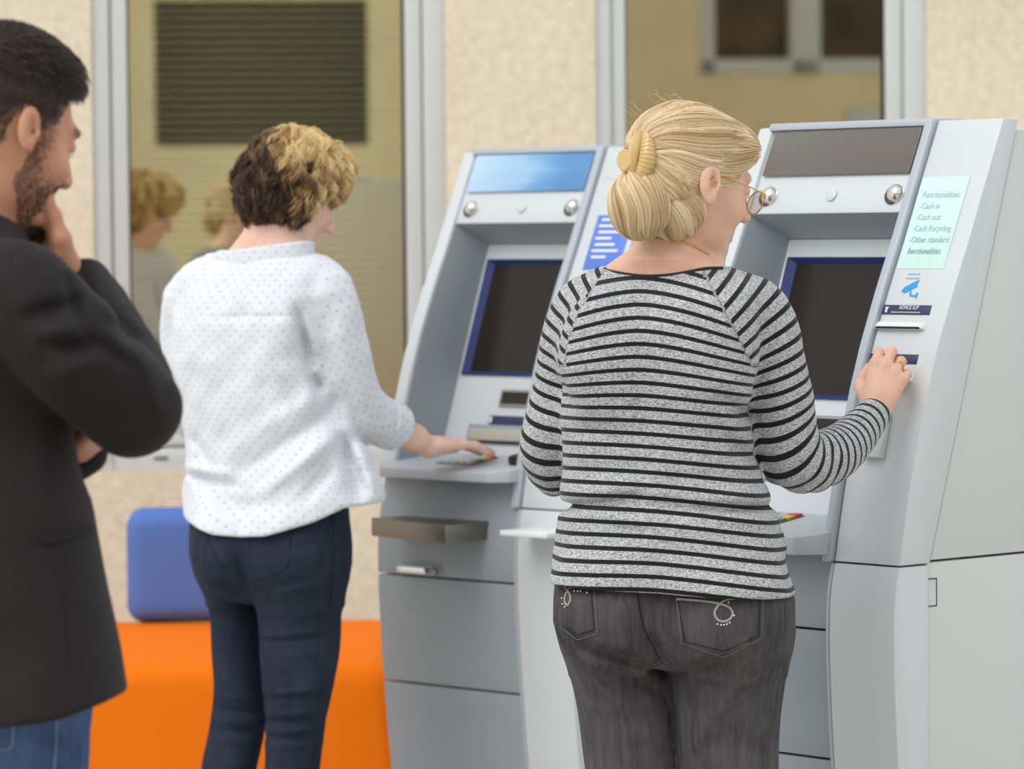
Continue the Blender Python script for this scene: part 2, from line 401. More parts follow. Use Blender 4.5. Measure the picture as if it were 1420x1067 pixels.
    kx, kd = -.372, .055
    def kbox(name, x0, x1, d0, d1, h, m, par, bevel=.001):
        bm = bmesh.new(); v = bm_box(bm, x0, x1, d0, d1, 0, h)
        for q in v: q.co.z += dtop(q.co.y)
        return finish(bm, name, m, par, bevel=bevel)
    pad = kbox('keypad', kx - .055, kx + .055, kd - .045, kd + .045, .002, m_steel, A)
    kcols = [m_edge] * 3
    mk = {'r': mat('red_key', (206, 60, 48), rough=.4), 'y': mat('yellow_key', (232, 190, 60), rough=.4), 'g': mat('green_key', (80, 150, 80), rough=.4), 'k': mat('grey_key', (196, 198, 198), rough=.35, metal=.3)}
    for r_ in range(4):
        for c_ in range(4):
            mm = mk['k'] if c_ < 3 else mk['rygk'[r_]]
            x = kx - .043 + c_ * .0245; dd = kd + .027 - r_ * .0205
            b = kbox('key', x, x + .020, dd, dd + .0165, .006, mm, pad, bevel=.0015)
    if not right: kbox('card_throat', -.222, -.178, .03, .09, .022, m_black, A, bevel=.006)
    # doors below
    zseam = .708 if not right else .751
    z2 = .466 if not right else .520
    skin('front_door_upper', -.600, -.162, zseam + .002, zl - .001 if not right else .885, .004, .07, m_front, A, bevel=.003)
    skin('front_door_lower', -.600, -.162, z2 + .002, zseam - .002, .004, .07, m_front, A, bevel=.003)
    skin('plinth_panel', -.600, -.162, .02, z2 - .002, .004, .07, m_front, A, bevel=.003)
    skin('door_trim', -.163, UR + .003, .02, .870, .0, .07, m_edge, A, bevel=.0012)
    if not right:
        # steel tray, door handle with lock, white shelf on the column
        bm = bmesh.new(); P4 = [(-.535, -.085), (-.243, -.140), (-.252, .012), (-.515, .012)]
        bm_loft(bm, [[(u, d, .800) for u, d in P4], [(u, d, .840) for u, d in P4]])
        finish(bm, 'steel_tray', m_steel, A, bevel=.0015)
        h = box('door_handle', -.520, -.425, prof_d(.722) - .014, prof_d(.722) - .004, .716, .730, m_chrome, A, bevel=.003)
        lathe('handle_lock', [(.0105, -.006), (.0105, .010), (.008, .012)], m_steel, A, n=20, M4=face_matrix(-.408, .721, -.004))
        box('handle_recess', -.528, -.395, prof_d(.722) - .002, prof_d(.722) + .02, .711, .735, m_edge, A, bevel=.002)
        bm = bmesh.new(); P4 = [(-.112, -.105), (.03, -.105), (.03, .01), (-.118, .01)]
        bm_loft(bm, [[(u, d, .822) for u, d in P4], [(u, d, .834) for u, d in P4]])
        finish(bm, 'white_shelf', m_white, A, bevel=.003, seg=3)
    # column: information panel, pictogram, labels, slots
    return A

GLASSY = None
def sign_glass(name, stops, rough):
    m, nt, p = new_mat(name); L = nt.links
    tc = N(nt, 'ShaderNodeTexCoord'); sx = N(nt, 'ShaderNodeSeparateXYZ'); L.new(tc.outputs['Generated'], sx.inputs[0])
    nz = N(nt, 'ShaderNodeTexNoise', Scale=3.0, Detail=2.0); L.new(tc.outputs['Generated'], nz.inputs['Vector'])
    ad = N(nt, 'ShaderNodeMath', operation='MULTIPLY_ADD'); ad.inputs[1].default_value = .35; L.new(nz.outputs['Fac'], ad.inputs[0]); L.new(sx.outputs['X'], ad.inputs[2])
    cr = N(nt, 'ShaderNodeValToRGB'); L.new(ad.outputs[0], cr.inputs[0])
    el = cr.color_ramp.elements
    el[0].position, el[0].color = stops[0][0], (*lin(stops[0][1]), 1); el[1].position, el[1].color = stops[1][0], (*lin(stops[1][1]), 1)
    for q, c in stops[2:]:
        e = el.new(q); e.color = (*lin(c), 1)
    L.new(cr.outputs[0], p.inputs['Base Color']); p.inputs['Roughness'].default_value = rough
    return m
m_sign_dark = mat('tinted_sign_glass', (104, 98, 92), rough=.08, spec=.6, noise=.12, nscale=60, stretch=(8, 8, .6))
m_sign_blue = sign_glass('blue_sign_print', [(.1, (186, 216, 240)), (1.2, (92, 142, 196)), (.62, (150, 190, 224)), (.85, (104, 158, 208))], .15)
RIGHT = atm((.6675, 6.75, 0), math.radians(-48), 'light grey cash machine with dark glass sign and mint information panel', m_sign_dark, True)
LEFT = atm((.1236, 8.292, -.011), math.radians(-45), 'light grey cash machine with blue sign and steel tray', m_sign_blue, False)

# print and slots on the right machine's column
def ramp_panel(name, a, b):
    m, nt, p = new_mat(name); L = nt.links
    tc = N(nt, 'ShaderNodeTexCoord'); nz = N(nt, 'ShaderNodeTexNoise', Scale=9.0, Detail=2.0); mp = N(nt, 'ShaderNodeMapping'); mp.inputs['Scale'].default_value = (6, 1, 1)
    L.new(tc.outputs['Object'], mp.inputs[0]); L.new(mp.outputs[0], nz.inputs['Vector'])
    mx = N(nt, 'ShaderNodeMix', data_type='RGBA'); mx.inputs[6].default_value = (*lin(a), 1); mx.inputs[7].default_value = (*lin(b), 1)
    L.new(nz.outputs['Fac'], mx.inputs[0]); L.new(mx.outputs[2], p.inputs['Base Color']); p.inputs['Roughness'].default_value = .12
    return m
ip_ = plate('information_panel', -.150, -.038, 1.388, 1.551, -.0005, .003, ramp_panel('mint_panel', (196, 232, 222), (212, 240, 236)), RIGHT)
ip_['label'] = 'pale mint information panel'
m_ink = mat('grey_ink', (150, 186, 196), rough=.6); m_ink2 = mat('cyan_ink', (40, 160, 214), rough=.6); m_ink3 = mat('pale_cyan_ink', (128, 192, 222), rough=.6); m_inkw = mat('white_ink', (232, 234, 238), rough=.6)
lines = [('Functionalities:', 1.5185, -.137, .0175), ('-Cash in', 1.4985, -.137, .0165), ('-Cash out', 1.4785, -.138, .0165), ('-Cash Recycling', 1.4585, -.137, .0165), ('-Other standard', 1.4385, -.138, .0165), ('functionalities', 1.4185, -.134, .0165)]
for t_, z_, u_, s_ in lines:
    text_mesh('lettering', t_, s_, m_ink, RIGHT, face_matrix(u_, z_ - .004, .0028), font_x=.86 if len(t_) > 12 else .9)
for i, t_ in enumerate(('CAMERAS IN USE', 'FOR YOUR SAFETY')):
    text_mesh('lettering', t_, .0048, m_ink3, RIGHT, face_matrix(-.104, 1.3775 - i * .0075, .0004), align='CENTER', font_x=.8)
# camera pictogram: body, bracket, foot
def flat_poly(name, pts, u, z, off, m, parent, th=.0005):
    bm = bmesh.new(); bm_loft(bm, [[(x, y, 0) for x, y in pts], [(x, y, th) for x, y in pts]])
    o = finish(bm, name, m, parent); o.data.transform(face_matrix(u, z, off)); return o
flat_poly('pictogram', [(-.022, -.006), (.010, .010), (.014, .017), (.008, .016), (-.018, .003)], -.100, 1.353, .0003, m_ink2, RIGHT)
flat_poly('pictogram', [(-.021, -.0050), (-.014, -.0085), (.012, .004), (.011, .011)], -.100, 1.353, .0003, m_ink2, RIGHT)
flat_poly('pictogram', [(-.001, -.004), (.002, -.004), (.004, -.011), (.014, -.012), (.014, -.0085), (.019, -.007), (.019, -.018), (.013, -.0155), (.002, -.0145), (-.001, -.011)], -.100, 1.353, .0003, m_ink2, RIGHT)
def slot_label(z, words):
    p = plate('slot_label', -.154, -.040, z - .0085, z + .0085, 0, .0012, m_navy, RIGHT, bevel=.0005)
    if words: text_mesh('lettering', words, .0105, m_inkw, RIGHT, face_matrix(-.092, z + .001, .0014), align='CENTER', font_x=.8)
    plate('label_line', -.132, -.062, z - .0055, z - .0035, .0012, .0004, mat('label_grey', (176, 176, 180)), RIGHT, bevel=0)
    flat_poly('label_icon', [(-.004, .005), (.004, .005), (.004, .003), (.0022, .002), (.0022, -.004), (.004, -.005), (-.004, -.005), (-.0022, -.004), (-.0022, .002), (-.004, .003)], -.144, z, .0013, m_inkw, RIGHT)
slot_label(1.316, 'ADVICE SLIP'); slot_label(1.230, '')
def slot_lip(u0, u1, z):
    bm = bmesh.new()
    R = [[(u0, -.008, 0), (u1, -.008, 0), (u1, .008, 0), (u0, .008, 0)], [(u0+.004, -.006, .010), (u1-.004, -.006, .010), (u1-.008, .004, .008), (u0+.008, .004, .008)]]
    bm_loft(bm, R); o = finish(bm, 'slot_lip', m_white, RIGHT, bevel=.001); o.data.transform(face_matrix(0, z, 0))
    bm = bmesh.new(); bm_box(bm, u0+.008, u1-.008, -.0082, -.0052, .0070, .0106); o = finish(bm, 'slot_gap', m_dark, RIGHT); o.data.transform(face_matrix(0, z, 0))
slot_lip(-.158, -.040, 1.288); slot_lip(-.152, -.040, 1.198)
# small leaflet pocket
bm = bmesh.new(); bm_loft(bm, [[(-.115, -.03, 0), (-.072, -.03, 0), (-.072, .05, 0), (-.115, .05, 0)], [(-.115, -.03, .016), (-.072, -.03, .016), (-.072, .05, .003), (-.115, .05, .003)]])
o = finish(bm, 'leaflet_pocket', m_paint, RIGHT, bevel=.0015); o.data.transform(face_matrix(0, 1.085, 0))
# poster on the left machine's column
plate('poster', -.120, -.012, 1.385, 1.505, 0, .0015, mat('blue_poster', (92, 128, 214), rough=.35), LEFT)
for i in range(7):
    plate('poster_line', -.104 - .004 * (i % 2), -.06 + .03 * ((i * 7) % 3) / 2, 1.492 - i * .0135, 1.497 - i * .0135, .0015, .0003, m_inkw, LEFT, bevel=0)
# ------------------------------------------------------------------ implicit surfaces for bodies and clothes
def smin(a, b, k):
    h = np.clip(.5 + .5 * (b - a) / k, 0, 1); return b + (a - b) * h - k * h * (1 - h)
def smax(a, b, k): return -smin(-a, -b, k)
def sd_ell(P, c, r):
    q = (P - c) / r; k0 = np.sqrt((q * q).sum(1)) + 1e-9; q2 = q / r; k1 = np.sqrt((q2 * q2).sum(1)) + 1e-9
    return k0 * (k0 - 1) / k1
def sd_cap(P, a, b, ra, rb=None):
    a = np.asarray(a, float); b = np.asarray(b, float); rb = ra if rb is None else rb
    ab = b - a; t = np.clip(((P - a) @ ab) / (ab @ ab + 1e-12), 0, 1)
    v = P - a - t[:, None] * ab
    return np.sqrt((v * v).sum(1)) - (ra + (rb - ra) * t)
def sd_chain(P, pts, rad, k=0.0):
    """tapered tube through pts; also the arc length of the nearest point"""
    d = None; s0 = 0; sb = None
    for i in range(len(pts) - 1):
        a = np.asarray(pts[i], float); b = np.asarray(pts[i+1], float); ab = b - a; L = math.sqrt(ab @ ab)
        t = np.clip(((P - a) @ ab) / (L * L + 1e-12), 0, 1); v = P - a - t[:, None] * ab
        e = np.sqrt((v * v).sum(1)) - (rad[i] + (rad[i+1] - rad[i]) * t)
        if d is None: d, sb = e, s0 + t * L
        else:
            sb = np.where(e < d, s0 + t * L, sb); d = smin(d, e, k) if k > 0 else np.minimum(d, e)
        s0 += L
    return d, sb
def near(f, c, r):
    """f evaluated only within r of c; a plain distance further out"""
    c = np.asarray(c, float)
    def g(P):
        v = P - c; L = np.sqrt((v * v).sum(1)); d = L - r + .03; m = L < r
        if m.any(): d[m] = f(P[m])
        return d
    return g
def soft_axis(pts, back=.12):
    """a rounder copy of a joint line, prolonged at its start, for pattern coordinates"""
    q = np.asarray(pts, float); q = np.concatenate([[q[0] - unit(q[2] - q[0]) * back], q]); s = np.concatenate([[0], np.cumsum(np.linalg.norm(np.diff(q, axis=0), axis=1))])
    t = np.linspace(0, s[-1], 34); q = np.stack([np.interp(t, s, q[:, i]) for i in range(3)], 1)
    for _ in range(26): q[1:-1] = (q[:-2] + 2 * q[1:-1] + q[2:]) / 4
    return q
def axis_s(P, q, sig=.02):
    """blended arc length along q"""
    num = 0; den = 0; s0 = 0
    for i in range(len(q) - 1):
        ab = q[i+1] - q[i]; L = math.sqrt(ab @ ab); t = np.clip(((P - q[i]) @ ab) / (L * L), 0, 1); v = P - q[i] - t[:, None] * ab
        w = np.exp(-np.sqrt((v * v).sum(1)) / sig) + 1e-30; num = num + w * (s0 + t * L); den = den + w; s0 += L
    return num / den
def catmull(K, n):
    K = np.asarray(K, float); out = []
    for i in range(len(K) - 1):
        p0, p1, p2, p3 = K[max(i-1, 0)], K[i], K[i+1], K[min(i+2, len(K)-1)]
        for j in range(n):
            t = j / n; out.append(.5 * ((2*p1) + (-p0+p2)*t + (2*p0-5*p1+4*p2-p3)*t*t + (-p0+3*p1-3*p2+p3)*t**3))
    out.append(K[-1]); return np.array(out)
class Loft:
    """stack of superellipses: rows (z, cx, cy, rx, ry); yaw is the facing, clockwise from +Y"""
    def __init__(s, rows, yaw, p=2.3):
        rows = sorted(rows); z = np.array([r[0] for r in rows]); V = np.array([r[1:] for r in rows], float)
        zz = np.linspace(z[0], z[-1], 120)
        # smooth the piecewise-linear rows
        vv = np.stack([np.interp(zz, z, V[:, i]) for i in range(4)], 1)
        for _ in range(3):
            w = vv.copy(); w[1:-1] = (vv[:-2] + 2 * vv[1:-1] + vv[2:]) / 4; vv = w
        s.z, s.v, s.p = zz, vv, p
        s.r = np.array([math.cos(yaw), -math.sin(yaw)]); s.f = np.array([math.sin(yaw), math.cos(yaw)])
        s.z0, s.z1 = z[0], z[-1]
    def __call__(s, P, inset=0.0, caps=True):
        z = P[:, 2]; cx, cy, rx, ry = (np.interp(z, s.z, s.v[:, i]) for i in range(4))
        dx, dy = P[:, 0] - cx, P[:, 1] - cy; rx = rx - inset; ry = ry - inset
        a = np.abs(dx * s.r[0] + dy * s.r[1]) / rx; b = np.abs(dx * s.f[0] + dy * s.f[1]) / ry
        k = (a ** s.p + b ** s.p) ** (1 / s.p)
        d = (k - 1) * np.minimum(rx, ry)
        if caps: d = np.maximum(d, np.maximum(s.z0 + inset - z, z - s.z1 + inset))
        return d
    def local(s, P):
        cx, cy, rx, ry = (np.interp(P[:, 2], s.z, s.v[:, i]) for i in range(4))
        dx, dy = P[:, 0] - cx, P[:, 1] - cy
        return (dx * s.r[0] + dy * s.r[1]) / rx, (dx * s.f[0] + dy * s.f[1]) / ry
def rows_from(px_rows, Y, yaw):
    """rows (py, pxL, pxR, ry[, dy]) read off the silhouette at depth Y"""
    out = []
    for r in px_rows:
        py, l, rr, ry = r[:4]; dy = r[4] if len(r) > 4 else 0.0
        a, b = at(l, py, Y), at(rr, py, Y); w = (b[0] - a[0]) / 2
        rx = math.sqrt(max(w * w - (ry * math.sin(yaw)) ** 2, 1e-4)) / math.cos(yaw)
        out.append((a[2] * .5 + b[2] * .5, (a[0] + b[0]) / 2, Y + dy, rx, ry))
    return out

def axis_grid(lo, hi, h, fine=()):
    """axis nodes from lo to hi at spacing h, finer inside the (a, b, h) ranges"""
    x = [lo]
    while x[-1] < hi:
        s = h
        for a, b, hf in fine:
            if a - h < x[-1] < b: s = min(s, hf)
        x.append(x[-1] + s)
    return np.array(x)

def mesh_sdf(f, xs, ys, zs_, B=6, newton=1):
    nx, ny, nz = len(xs), len(ys), len(zs_)
    D = np.empty((nx, ny, nz), np.float32); mask = np.zeros((nx, ny, nz), bool)
    bx = list(range(0, nx - 1, B)); by = list(range(0, ny - 1, B)); bz = list(range(0, nz - 1, B))
    def ends(b, n): return [(i, min(i + B, n - 1)) for i in b]
    ex, ey, ez = ends(bx, nx), ends(by, ny), ends(bz, nz)
    cx = np.array([(xs[a] + xs[b]) / 2 for a, b in ex]); cy = np.array([(ys[a] + ys[b]) / 2 for a, b in ey]); cz = np.array([(zs_[a] + zs_[b]) / 2 for a, b in ez])
    hx = np.array([(xs[b] - xs[a]) / 2 for a, b in ex]); hy = np.array([(ys[b] - ys[a]) / 2 for a, b in ey]); hz = np.array([(zs_[b] - zs_[a]) / 2 for a, b in ez])
    G = np.stack(np.meshgrid(cx, cy, cz, indexing='ij'), -1).reshape(-1, 3)
    Rr = np.sqrt(hx[:, None, None]**2 + hy[None, :, None]**2 + hz[None, None, :]**2)
    dc = f(G).reshape(len(cx), len(cy), len(cz))
    act = np.abs(dc) < Rr * 1.35 + .006
    sg = np.where(dc < 0, -1.0, 1.0).astype(np.float32)
    ix = np.repeat(np.arange(len(ex)), B)[:nx-1]; ix = np.append(ix, len(ex)-1)
    iy = np.repeat(np.arange(len(ey)), B)[:ny-1]; iy = np.append(iy, len(ey)-1)
    iz = np.repeat(np.arange(len(ez)), B)[:nz-1]; iz = np.append(iz, len(ez)-1)
    D[:] = sg[np.ix_(ix, iy, iz)]
    for i, j, k in np.argwhere(act):
        mask[ex[i][0]:ex[i][1]+1, ey[j][0]:ey[j][1]+1, ez[k][0]:ez[k][1]+1] = True
    I = np.argwhere(mask); vals = np.empty(len(I), np.float32)
    for s in range(0, len(I), 200000):
        q = I[s:s+200000]; vals[s:s+200000] = f(np.stack([xs[q[:, 0]], ys[q[:, 1]], zs_[q[:, 2]]], 1))
    D[mask] = vals
    Sg = D < 0
    cnt = np.zeros((nx-1, ny-1, nz-1), np.uint8)
    for a in (0, 1):
        for b in (0, 1):
            for c in (0, 1): cnt += Sg[a:nx-1+a, b:ny-1+b, c:nz-1+c]
    C = np.argwhere((cnt > 0) & (cnt < 8)); idx = np.full((nx-1, ny-1, nz-1), -1, np.int32); idx[C[:, 0], C[:, 1], C[:, 2]] = np.arange(len(C))
    acc = np.zeros((len(C), 3)); num = np.zeros(len(C))
    corners = [(a, b, c) for a in (0, 1) for b in (0, 1) for c in (0, 1)]
    pos = lambda q: np.stack([xs[q[:, 0]], ys[q[:, 1]], zs_[q[:, 2]]], 1)
    for u in corners:
        for ax in range(3):
            if u[ax] == 0:
                w = list(u); w[ax] = 1
                qa, qb = C + u, C + w; da, db = D[qa[:, 0], qa[:, 1], qa[:, 2]], D[qb[:, 0], qb[:, 1], qb[:, 2]]
                m = (da < 0) != (db < 0)
                t = da[m] / (da[m] - db[m]); pa, pb = pos(qa[m]), pos(qb[m])
                acc[m] += pa + (pb - pa) * t[:, None]; num[m] += 1
    V = acc / num[:, None]
    for _ in range(newton):
        e = .0012; d0 = f(V); g = np.stack([f(V + np.eye(3)[a] * e) - d0 for a in range(3)], 1) / e
        g2 = (g * g).sum(1) + 1e-6
        step = np.clip(d0 / g2, -.0025, .0025)
        V = V - g * step[:, None] * .8
    quads = []
    for ax in range(3):
        a1, a2 = (ax + 1) % 3, (ax + 2) % 3
        sl0 = [slice(None)] * 3; sl1 = [slice(None)] * 3; sl0[ax] = slice(0, -1); sl1[ax] = slice(1, None)
        for q in (a1, a2): sl0[q] = slice(1, -1); sl1[q] = slice(1, -1)
        A_, B_ = Sg[tuple(sl0)], Sg[tuple(sl1)]
        E = np.argwhere(A_ != B_); 
        if not len(E): continue
        inside = A_[E[:, 0], E[:, 1], E[:, 2]]
        E = E.copy(); E[:, a1] += 1; E[:, a2] += 1
        def cell(d1, d2):
            c = E.copy(); c[:, a1] -= d1; c[:, a2] -= d2; return idx[c[:, 0], c[:, 1], c[:, 2]]
        q = np.stack([cell(1, 1), cell(0, 1), cell(0, 0), cell(1, 0)], 1)
        q[~inside] = q[~inside][:, ::-1]; quads.append(q)
    return V, np.concatenate(quads)

def np_mesh(name, V, Q, m, parent=None, attrs=None):
    me = bpy.data.meshes.new(name); n, k = len(V), len(Q)
    me.vertices.add(n); me.vertices.foreach_set('co', np.asarray(V, np.float32).ravel())
    me.loops.add(k * 4); me.loops.foreach_set('vertex_index', np.asarray(Q, np.int32).ravel())
    me.polygons.add(k); me.polygons.foreach_set('loop_start', np.arange(0, k * 4, 4, dtype=np.int32))
    me.polygons.foreach_set('use_smooth', np.ones(k, bool))
    for an, av in (attrs or {}).items():
        a = me.attributes.new(an, 'FLOAT', 'POINT'); a.data.foreach_set('value', np.asarray(av, np.float32))
    me.update(); me.validate()
    me.materials.append(m)
    return link(bpy.data.objects.new(name, me), parent)

def sdf_obj(name, f, lo, hi, h, m, parent=None, fine=((), (), ()), attr=None, newton=1, root=None):
    xs, ys, zz = (axis_grid(lo[i], hi[i], h, fine[i]) for i in range(3))
    V, Q = mesh_sdf(f, xs, ys, zz, newton=newton)
    at_ = attr(V) if attr else None
    if root is not None: V = V - np.array(root)
    return np_mesh(name, V, Q, m, parent, at_)

def surf_pts(f, pts, Y0, Y1, off=0.0):
    """first hits of sight-line-parallel rays (from the viewing side) on the surface f; pts in photograph coordinates"""
    out = []
    n = 400; Ys = np.linspace(Y0, Y1, n)
    pts = [np.stack([at(px, py, y) for y in (Y0, Y1)]) for px, py in pts]
    for pr in pts:
        L = pr[0] + (pr[1] - pr[0]) * np.linspace(0, 1, n)[:, None]; d = f(L) - off
        i = np.argmax(d < 0) if (d < 0).any() else int(np.argmin(d)); out.append(L[i])
    return np.array(out)
def fold(P, a, b, w, amp, Y=None):
    """ridge (amp > 0) or crease along a-b, seen from the front: distance measured across the x-z plane"""
    ab = np.array([b[0]-a[0], b[2]-a[2]]); q = np.stack([P[:, 0]-a[0], P[:, 2]-a[2]], 1)
    t = np.clip((q @ ab) / (ab @ ab), 0, 1); v = q - t[:, None] * ab
    e = np.exp(-(v * v).sum(1) / (w * w)) * np.sin(np.pi * np.clip(t * .96 + .02, 0, 1)) ** .6
    return -amp * e
def ripple(P, fr, ph, amp):
    q = P @ np.asarray(fr).T + ph
    return amp * np.sin(q[:, 0] + .8 * np.sin(q[:, 1])) * np.sin(q[:, 2] * .5 + 1.0)
def frame_yp(yaw, pitch, roll=0.0):
    """columns: right, forward, up of a head turned clockwise by yaw and bowed by pitch"""
    f = np.array([math.sin(yaw) * math.cos(pitch), math.cos(yaw) * math.cos(pitch), -math.sin(pitch)])
    r = np.array([math.cos(yaw), -math.sin(yaw), 0.0]); u = np.cross(r, f)
    c, s = math.cos(roll), math.sin(roll)
    return np.stack([r * c - u * s, f, r * s + u * c], 1)

def sd_head(q, male=False, lowq=False):
    """head in its own frame (x right, y forward, z up); about 0.225 high"""
    d = sd_ell(q, np.array([0, -.014, .032]), np.array([.076, .096, .086]))
    d = smin(d, sd_ell(q, np.array([0, .030, -.018]), np.array([.063, .066, .078])), .03)
    jw = .052 if male else .047
    d = smin(d, sd_ell(q, np.array([0, .032, -.068]), np.array([jw, .054, .045])), .03)
    d = smin(d, sd_ell(q, np.array([0, .072, -.100]), np.array([.022, .020, .017])), .03)
    X = np.abs(q[:, 0]); m = np.stack([X, q[:, 1], q[:, 2]], 1)
    d = smin(d, sd_ell(m, np.array([.042, .060, -.028]), np.array([.022, .026, .020])), .02)     # cheek
    d = smin(d, sd_cap(m, (.010, .092, .030), (.040, .078, .027), .009, .008), .016)               # brow
    d = smax(d, -sd_ell(m, np.array([.032, .100, .008]), np.array([.019, .017, .013])), .014)       # socket
    d = smin(d, sd_cap(q, (0, .094, .018), (0, .116, -.026), .007, .0105), .012)                   # nose
    d = smin(d, sd_ell(m, np.array([.011, .103, -.030]), np.array([.0085, .011, .0075])), .006)
    d = smin(d, sd_cap(m, (0, .097, -.058), (.018, .088, -.060), .0065, .004), .006)               # lips
    d = smin(d, sd_cap(m, (0, .095, -.069), (.016, .087, -.067), .0075, .004), .006)
    d = smax(d, -sd_cap(m, (0, .106, -.0635), (.020, .094, -.0635), .0022, .0016), .003)
    # upper eyelid
    d = smin(d, sd_ell(m, np.array([.032, .0795, .008]), np.array([.0150, .0135, .0120])), .004)
    # ear: rim, bowl and lobe
    e = m - np.array([.073, -.012, -.006])
    c, s = math.cos(-.10), math.sin(-.10)      # ear stands off the head towards the back
    e = np.stack([e[:, 0] * c + e[:, 1] * s, -e[:, 0] * s + e[:, 1] * c, e[:, 2]], 1)
    c, s = math.cos(.18), math.sin(.18)      # and leans back
    e = np.stack([e[:, 0], e[:, 1] * c + e[:, 2] * s, -e[:, 1] * s + e[:, 2] * c], 1)
    ek = .86 if male else 1.0; e = e / ek
    disc = sd_ell(e, np.array([.008, 0, .002]), np.array([.0085, .0185, .032]))
    disc = smax(disc, -sd_ell(e, np.array([.0190, .002, .002]), np.array([.0118, .0108, .0190])), .004)
    disc = smin(disc, sd_ell(e, np.array([.009, .003, -.026]), np.array([.006, .0085, .0105])), .006)
    disc = smax(disc, -sd_ell(e, np.array([.012, .008, -.002]), np.array([.008, .005, .006])), .003)
    disc = smin(disc, sd_cap(e, (.012, .0145, -.004), (.011, .013, -.010), .0035, .003), .004)
    disc = smin(disc, sd_cap(e, (.0115, -.006, -.010), (.0115, -.004, .014), .0035, .003), .005)
    return smin(d, disc * ek, .006)

def rot_about(v, ax, ang):
    ax = np.asarray(ax, float) / np.linalg.norm(ax); v = np.asarray(v, float)
    return v * math.cos(ang) + np.cross(ax, v) * math.sin(ang) + ax * (ax @ v) * (1 - math.cos(ang))
def unit(v): v = np.asarray(v, float); return v / np.linalg.norm(v)
class Hand:
    """wrist point, direction h to the knuckles, n out of the back of the hand, side vector towards the thumb"""
    def __init__(s, w, h, n, thumb_side, curls, thumb=None, scale=1.0, spread=(.10, .02, -.06, -.16)):
        h = unit(h); n = unit(np.asarray(n, float) - h * (np.asarray(n, float) @ h)); t = np.cross(h, n)
        if t @ np.asarray(thumb_side, float) < 0: t = -t
        s.w, s.h, s.n, s.t, s.k = np.asarray(w, float), h, n, t, scale
        off = [.027, .008, -.011, -.028]; dist = [.086, .089, .083, .075]
        L = [(.042, .025, .019), (.046, .029, .020), (.042, .027, .019), (.033, .020, .017)]
        s.knuck = []; s.fing = []
        for i in range(4):
            kp = s.w + scale * (h * dist[i] + t * off[i] - n * .002 * abs(i - 1.2)); s.knuck.append(kp)
            dirn = rot_about(h, n, spread[i] * (1 if np.cross(n, h) @ t > 0 else -1))
            ax = np.cross(dirn, n); p = kp; ch = [p]; a = 0
            cl = curls[i] if hasattr(curls[0], '__len__') else curls
            for j in range(3):
                a += cl[j]; dj = rot_about(dirn, ax, -a); p = p + dj * L[i][j] * scale; ch.append(p)
            s.fing.append(ch)
        if thumb is None: thumb = ((.55, .75, -.25), (.75, .62, -.25), (.9, .4, -.2))
        p = s.w + scale * (h * .022 + t * .020 - n * .008); s.th = [p]
        for (a, b, c), l in zip(thumb, (.044, .034, .027)):
            p = p + unit(h * a + t * b + n * c) * l * scale; s.th.append(p)
    def __call__(s, P):
        return near(s.raw, s.w + s.h * .075, .17)(P)
    def raw(s, P):
        k = s.k; d = sd_cap(P, s.w, s.w + s.h * .03 * k, .0215 * k, .020 * k)
        for i in range(4):
            a = s.w + k * (s.h * .018 + s.t * (.014 - .010 * i))
            d = smin(d, sd_cap(P, a, s.knuck[i] - s.n * .002 * k, .0155 * k, (.0118, .0122, .0115, .0105)[i] * k), .012 * k)
        d = smin(d, sd_cap(P, s.w + k * (s.h * .02 + s.t * .012 - s.n * .006), s.th[1], .015 * k, .0135 * k), .012 * k)
        for i in range(4):
            r = (.0090, .0092, .0088, .0078)[i] * k; c = s.fing[i]
            e, _ = sd_chain(P, c, [r * 1.08, r, r * .92, r * .80], .004 * k)
            e = smin(e, np.sqrt(((P - c[1] - s.n * .001) ** 2).sum(1)) - r * 1.03, .003 * k)
            d = smin(d, e, .005 * k)
        e, _ = sd_chain(P, s.th, [.0135 * k, .0115 * k, .0105 * k, .0085 * k], .006 * k)
        return smin(d, e, .007 * k)
    def nails(s): pass

# hair strands ---------------------------------------------------------------------------
def hair_mat(name, stops, rough=.32, spec=.5):
    """colour runs over the strand attribute 'tint' (0..1), with a random shift per strand"""
    m, nt, p = new_mat(name); L = nt.links
    a = N(nt, 'ShaderNodeAttribute', attribute_name='tint'); cr = N(nt, 'ShaderNodeValToRGB'); el = cr.color_ramp.elements
    el[0].position, el[0].color = stops[0][0], (*lin(stops[0][1]), 1); el[1].position, el[1].color = stops[1][0], (*lin(stops[1][1]), 1)
    for q, c in stops[2:]:
        e = el.new(q); e.color = (*lin(c), 1)
    L.new(a.outputs['Fac'], cr.inputs[0]); L.new(cr.outputs[0], p.inputs['Base Color'])
    p.inputs['Roughness'].default_value = rough; p.inputs['Specular IOR Level'].default_value = spec
    return m
def strands(name, pts, radius, tint, m, parent, root):
    """pts (n, k, 3): one hair curve per row"""
    n, k, _ = pts.shape; cu = bpy.data.hair_curves.new(name); cu.add_curves([k] * n)
    cu.attributes['position'].data.foreach_set('vector', (pts - np.asarray(root)).astype(np.float32).ravel())
    r = cu.attributes.new('radius', 'FLOAT', 'POINT')
    taper = np.interp(np.linspace(0, 1, k), [0, .1, .75, 1], [.8, 1, .9, .25]); r.data.foreach_set('value', (radius * np.tile(taper, n)).astype(np.float32))
    t = cu.attributes.new('tint', 'FLOAT', 'CURVE'); t.data.foreach_set('value', np.clip(tint, 0, 1).astype(np.float32))
    cu.materials.append(m)
    return link(bpy.data.objects.new(name, cu), parent)
def grad(f, P, e=.0015):
    d0 = f(P); return d0, np.stack([f(P + np.eye(3)[a] * e) - d0 for a in range(3)], 1) / e
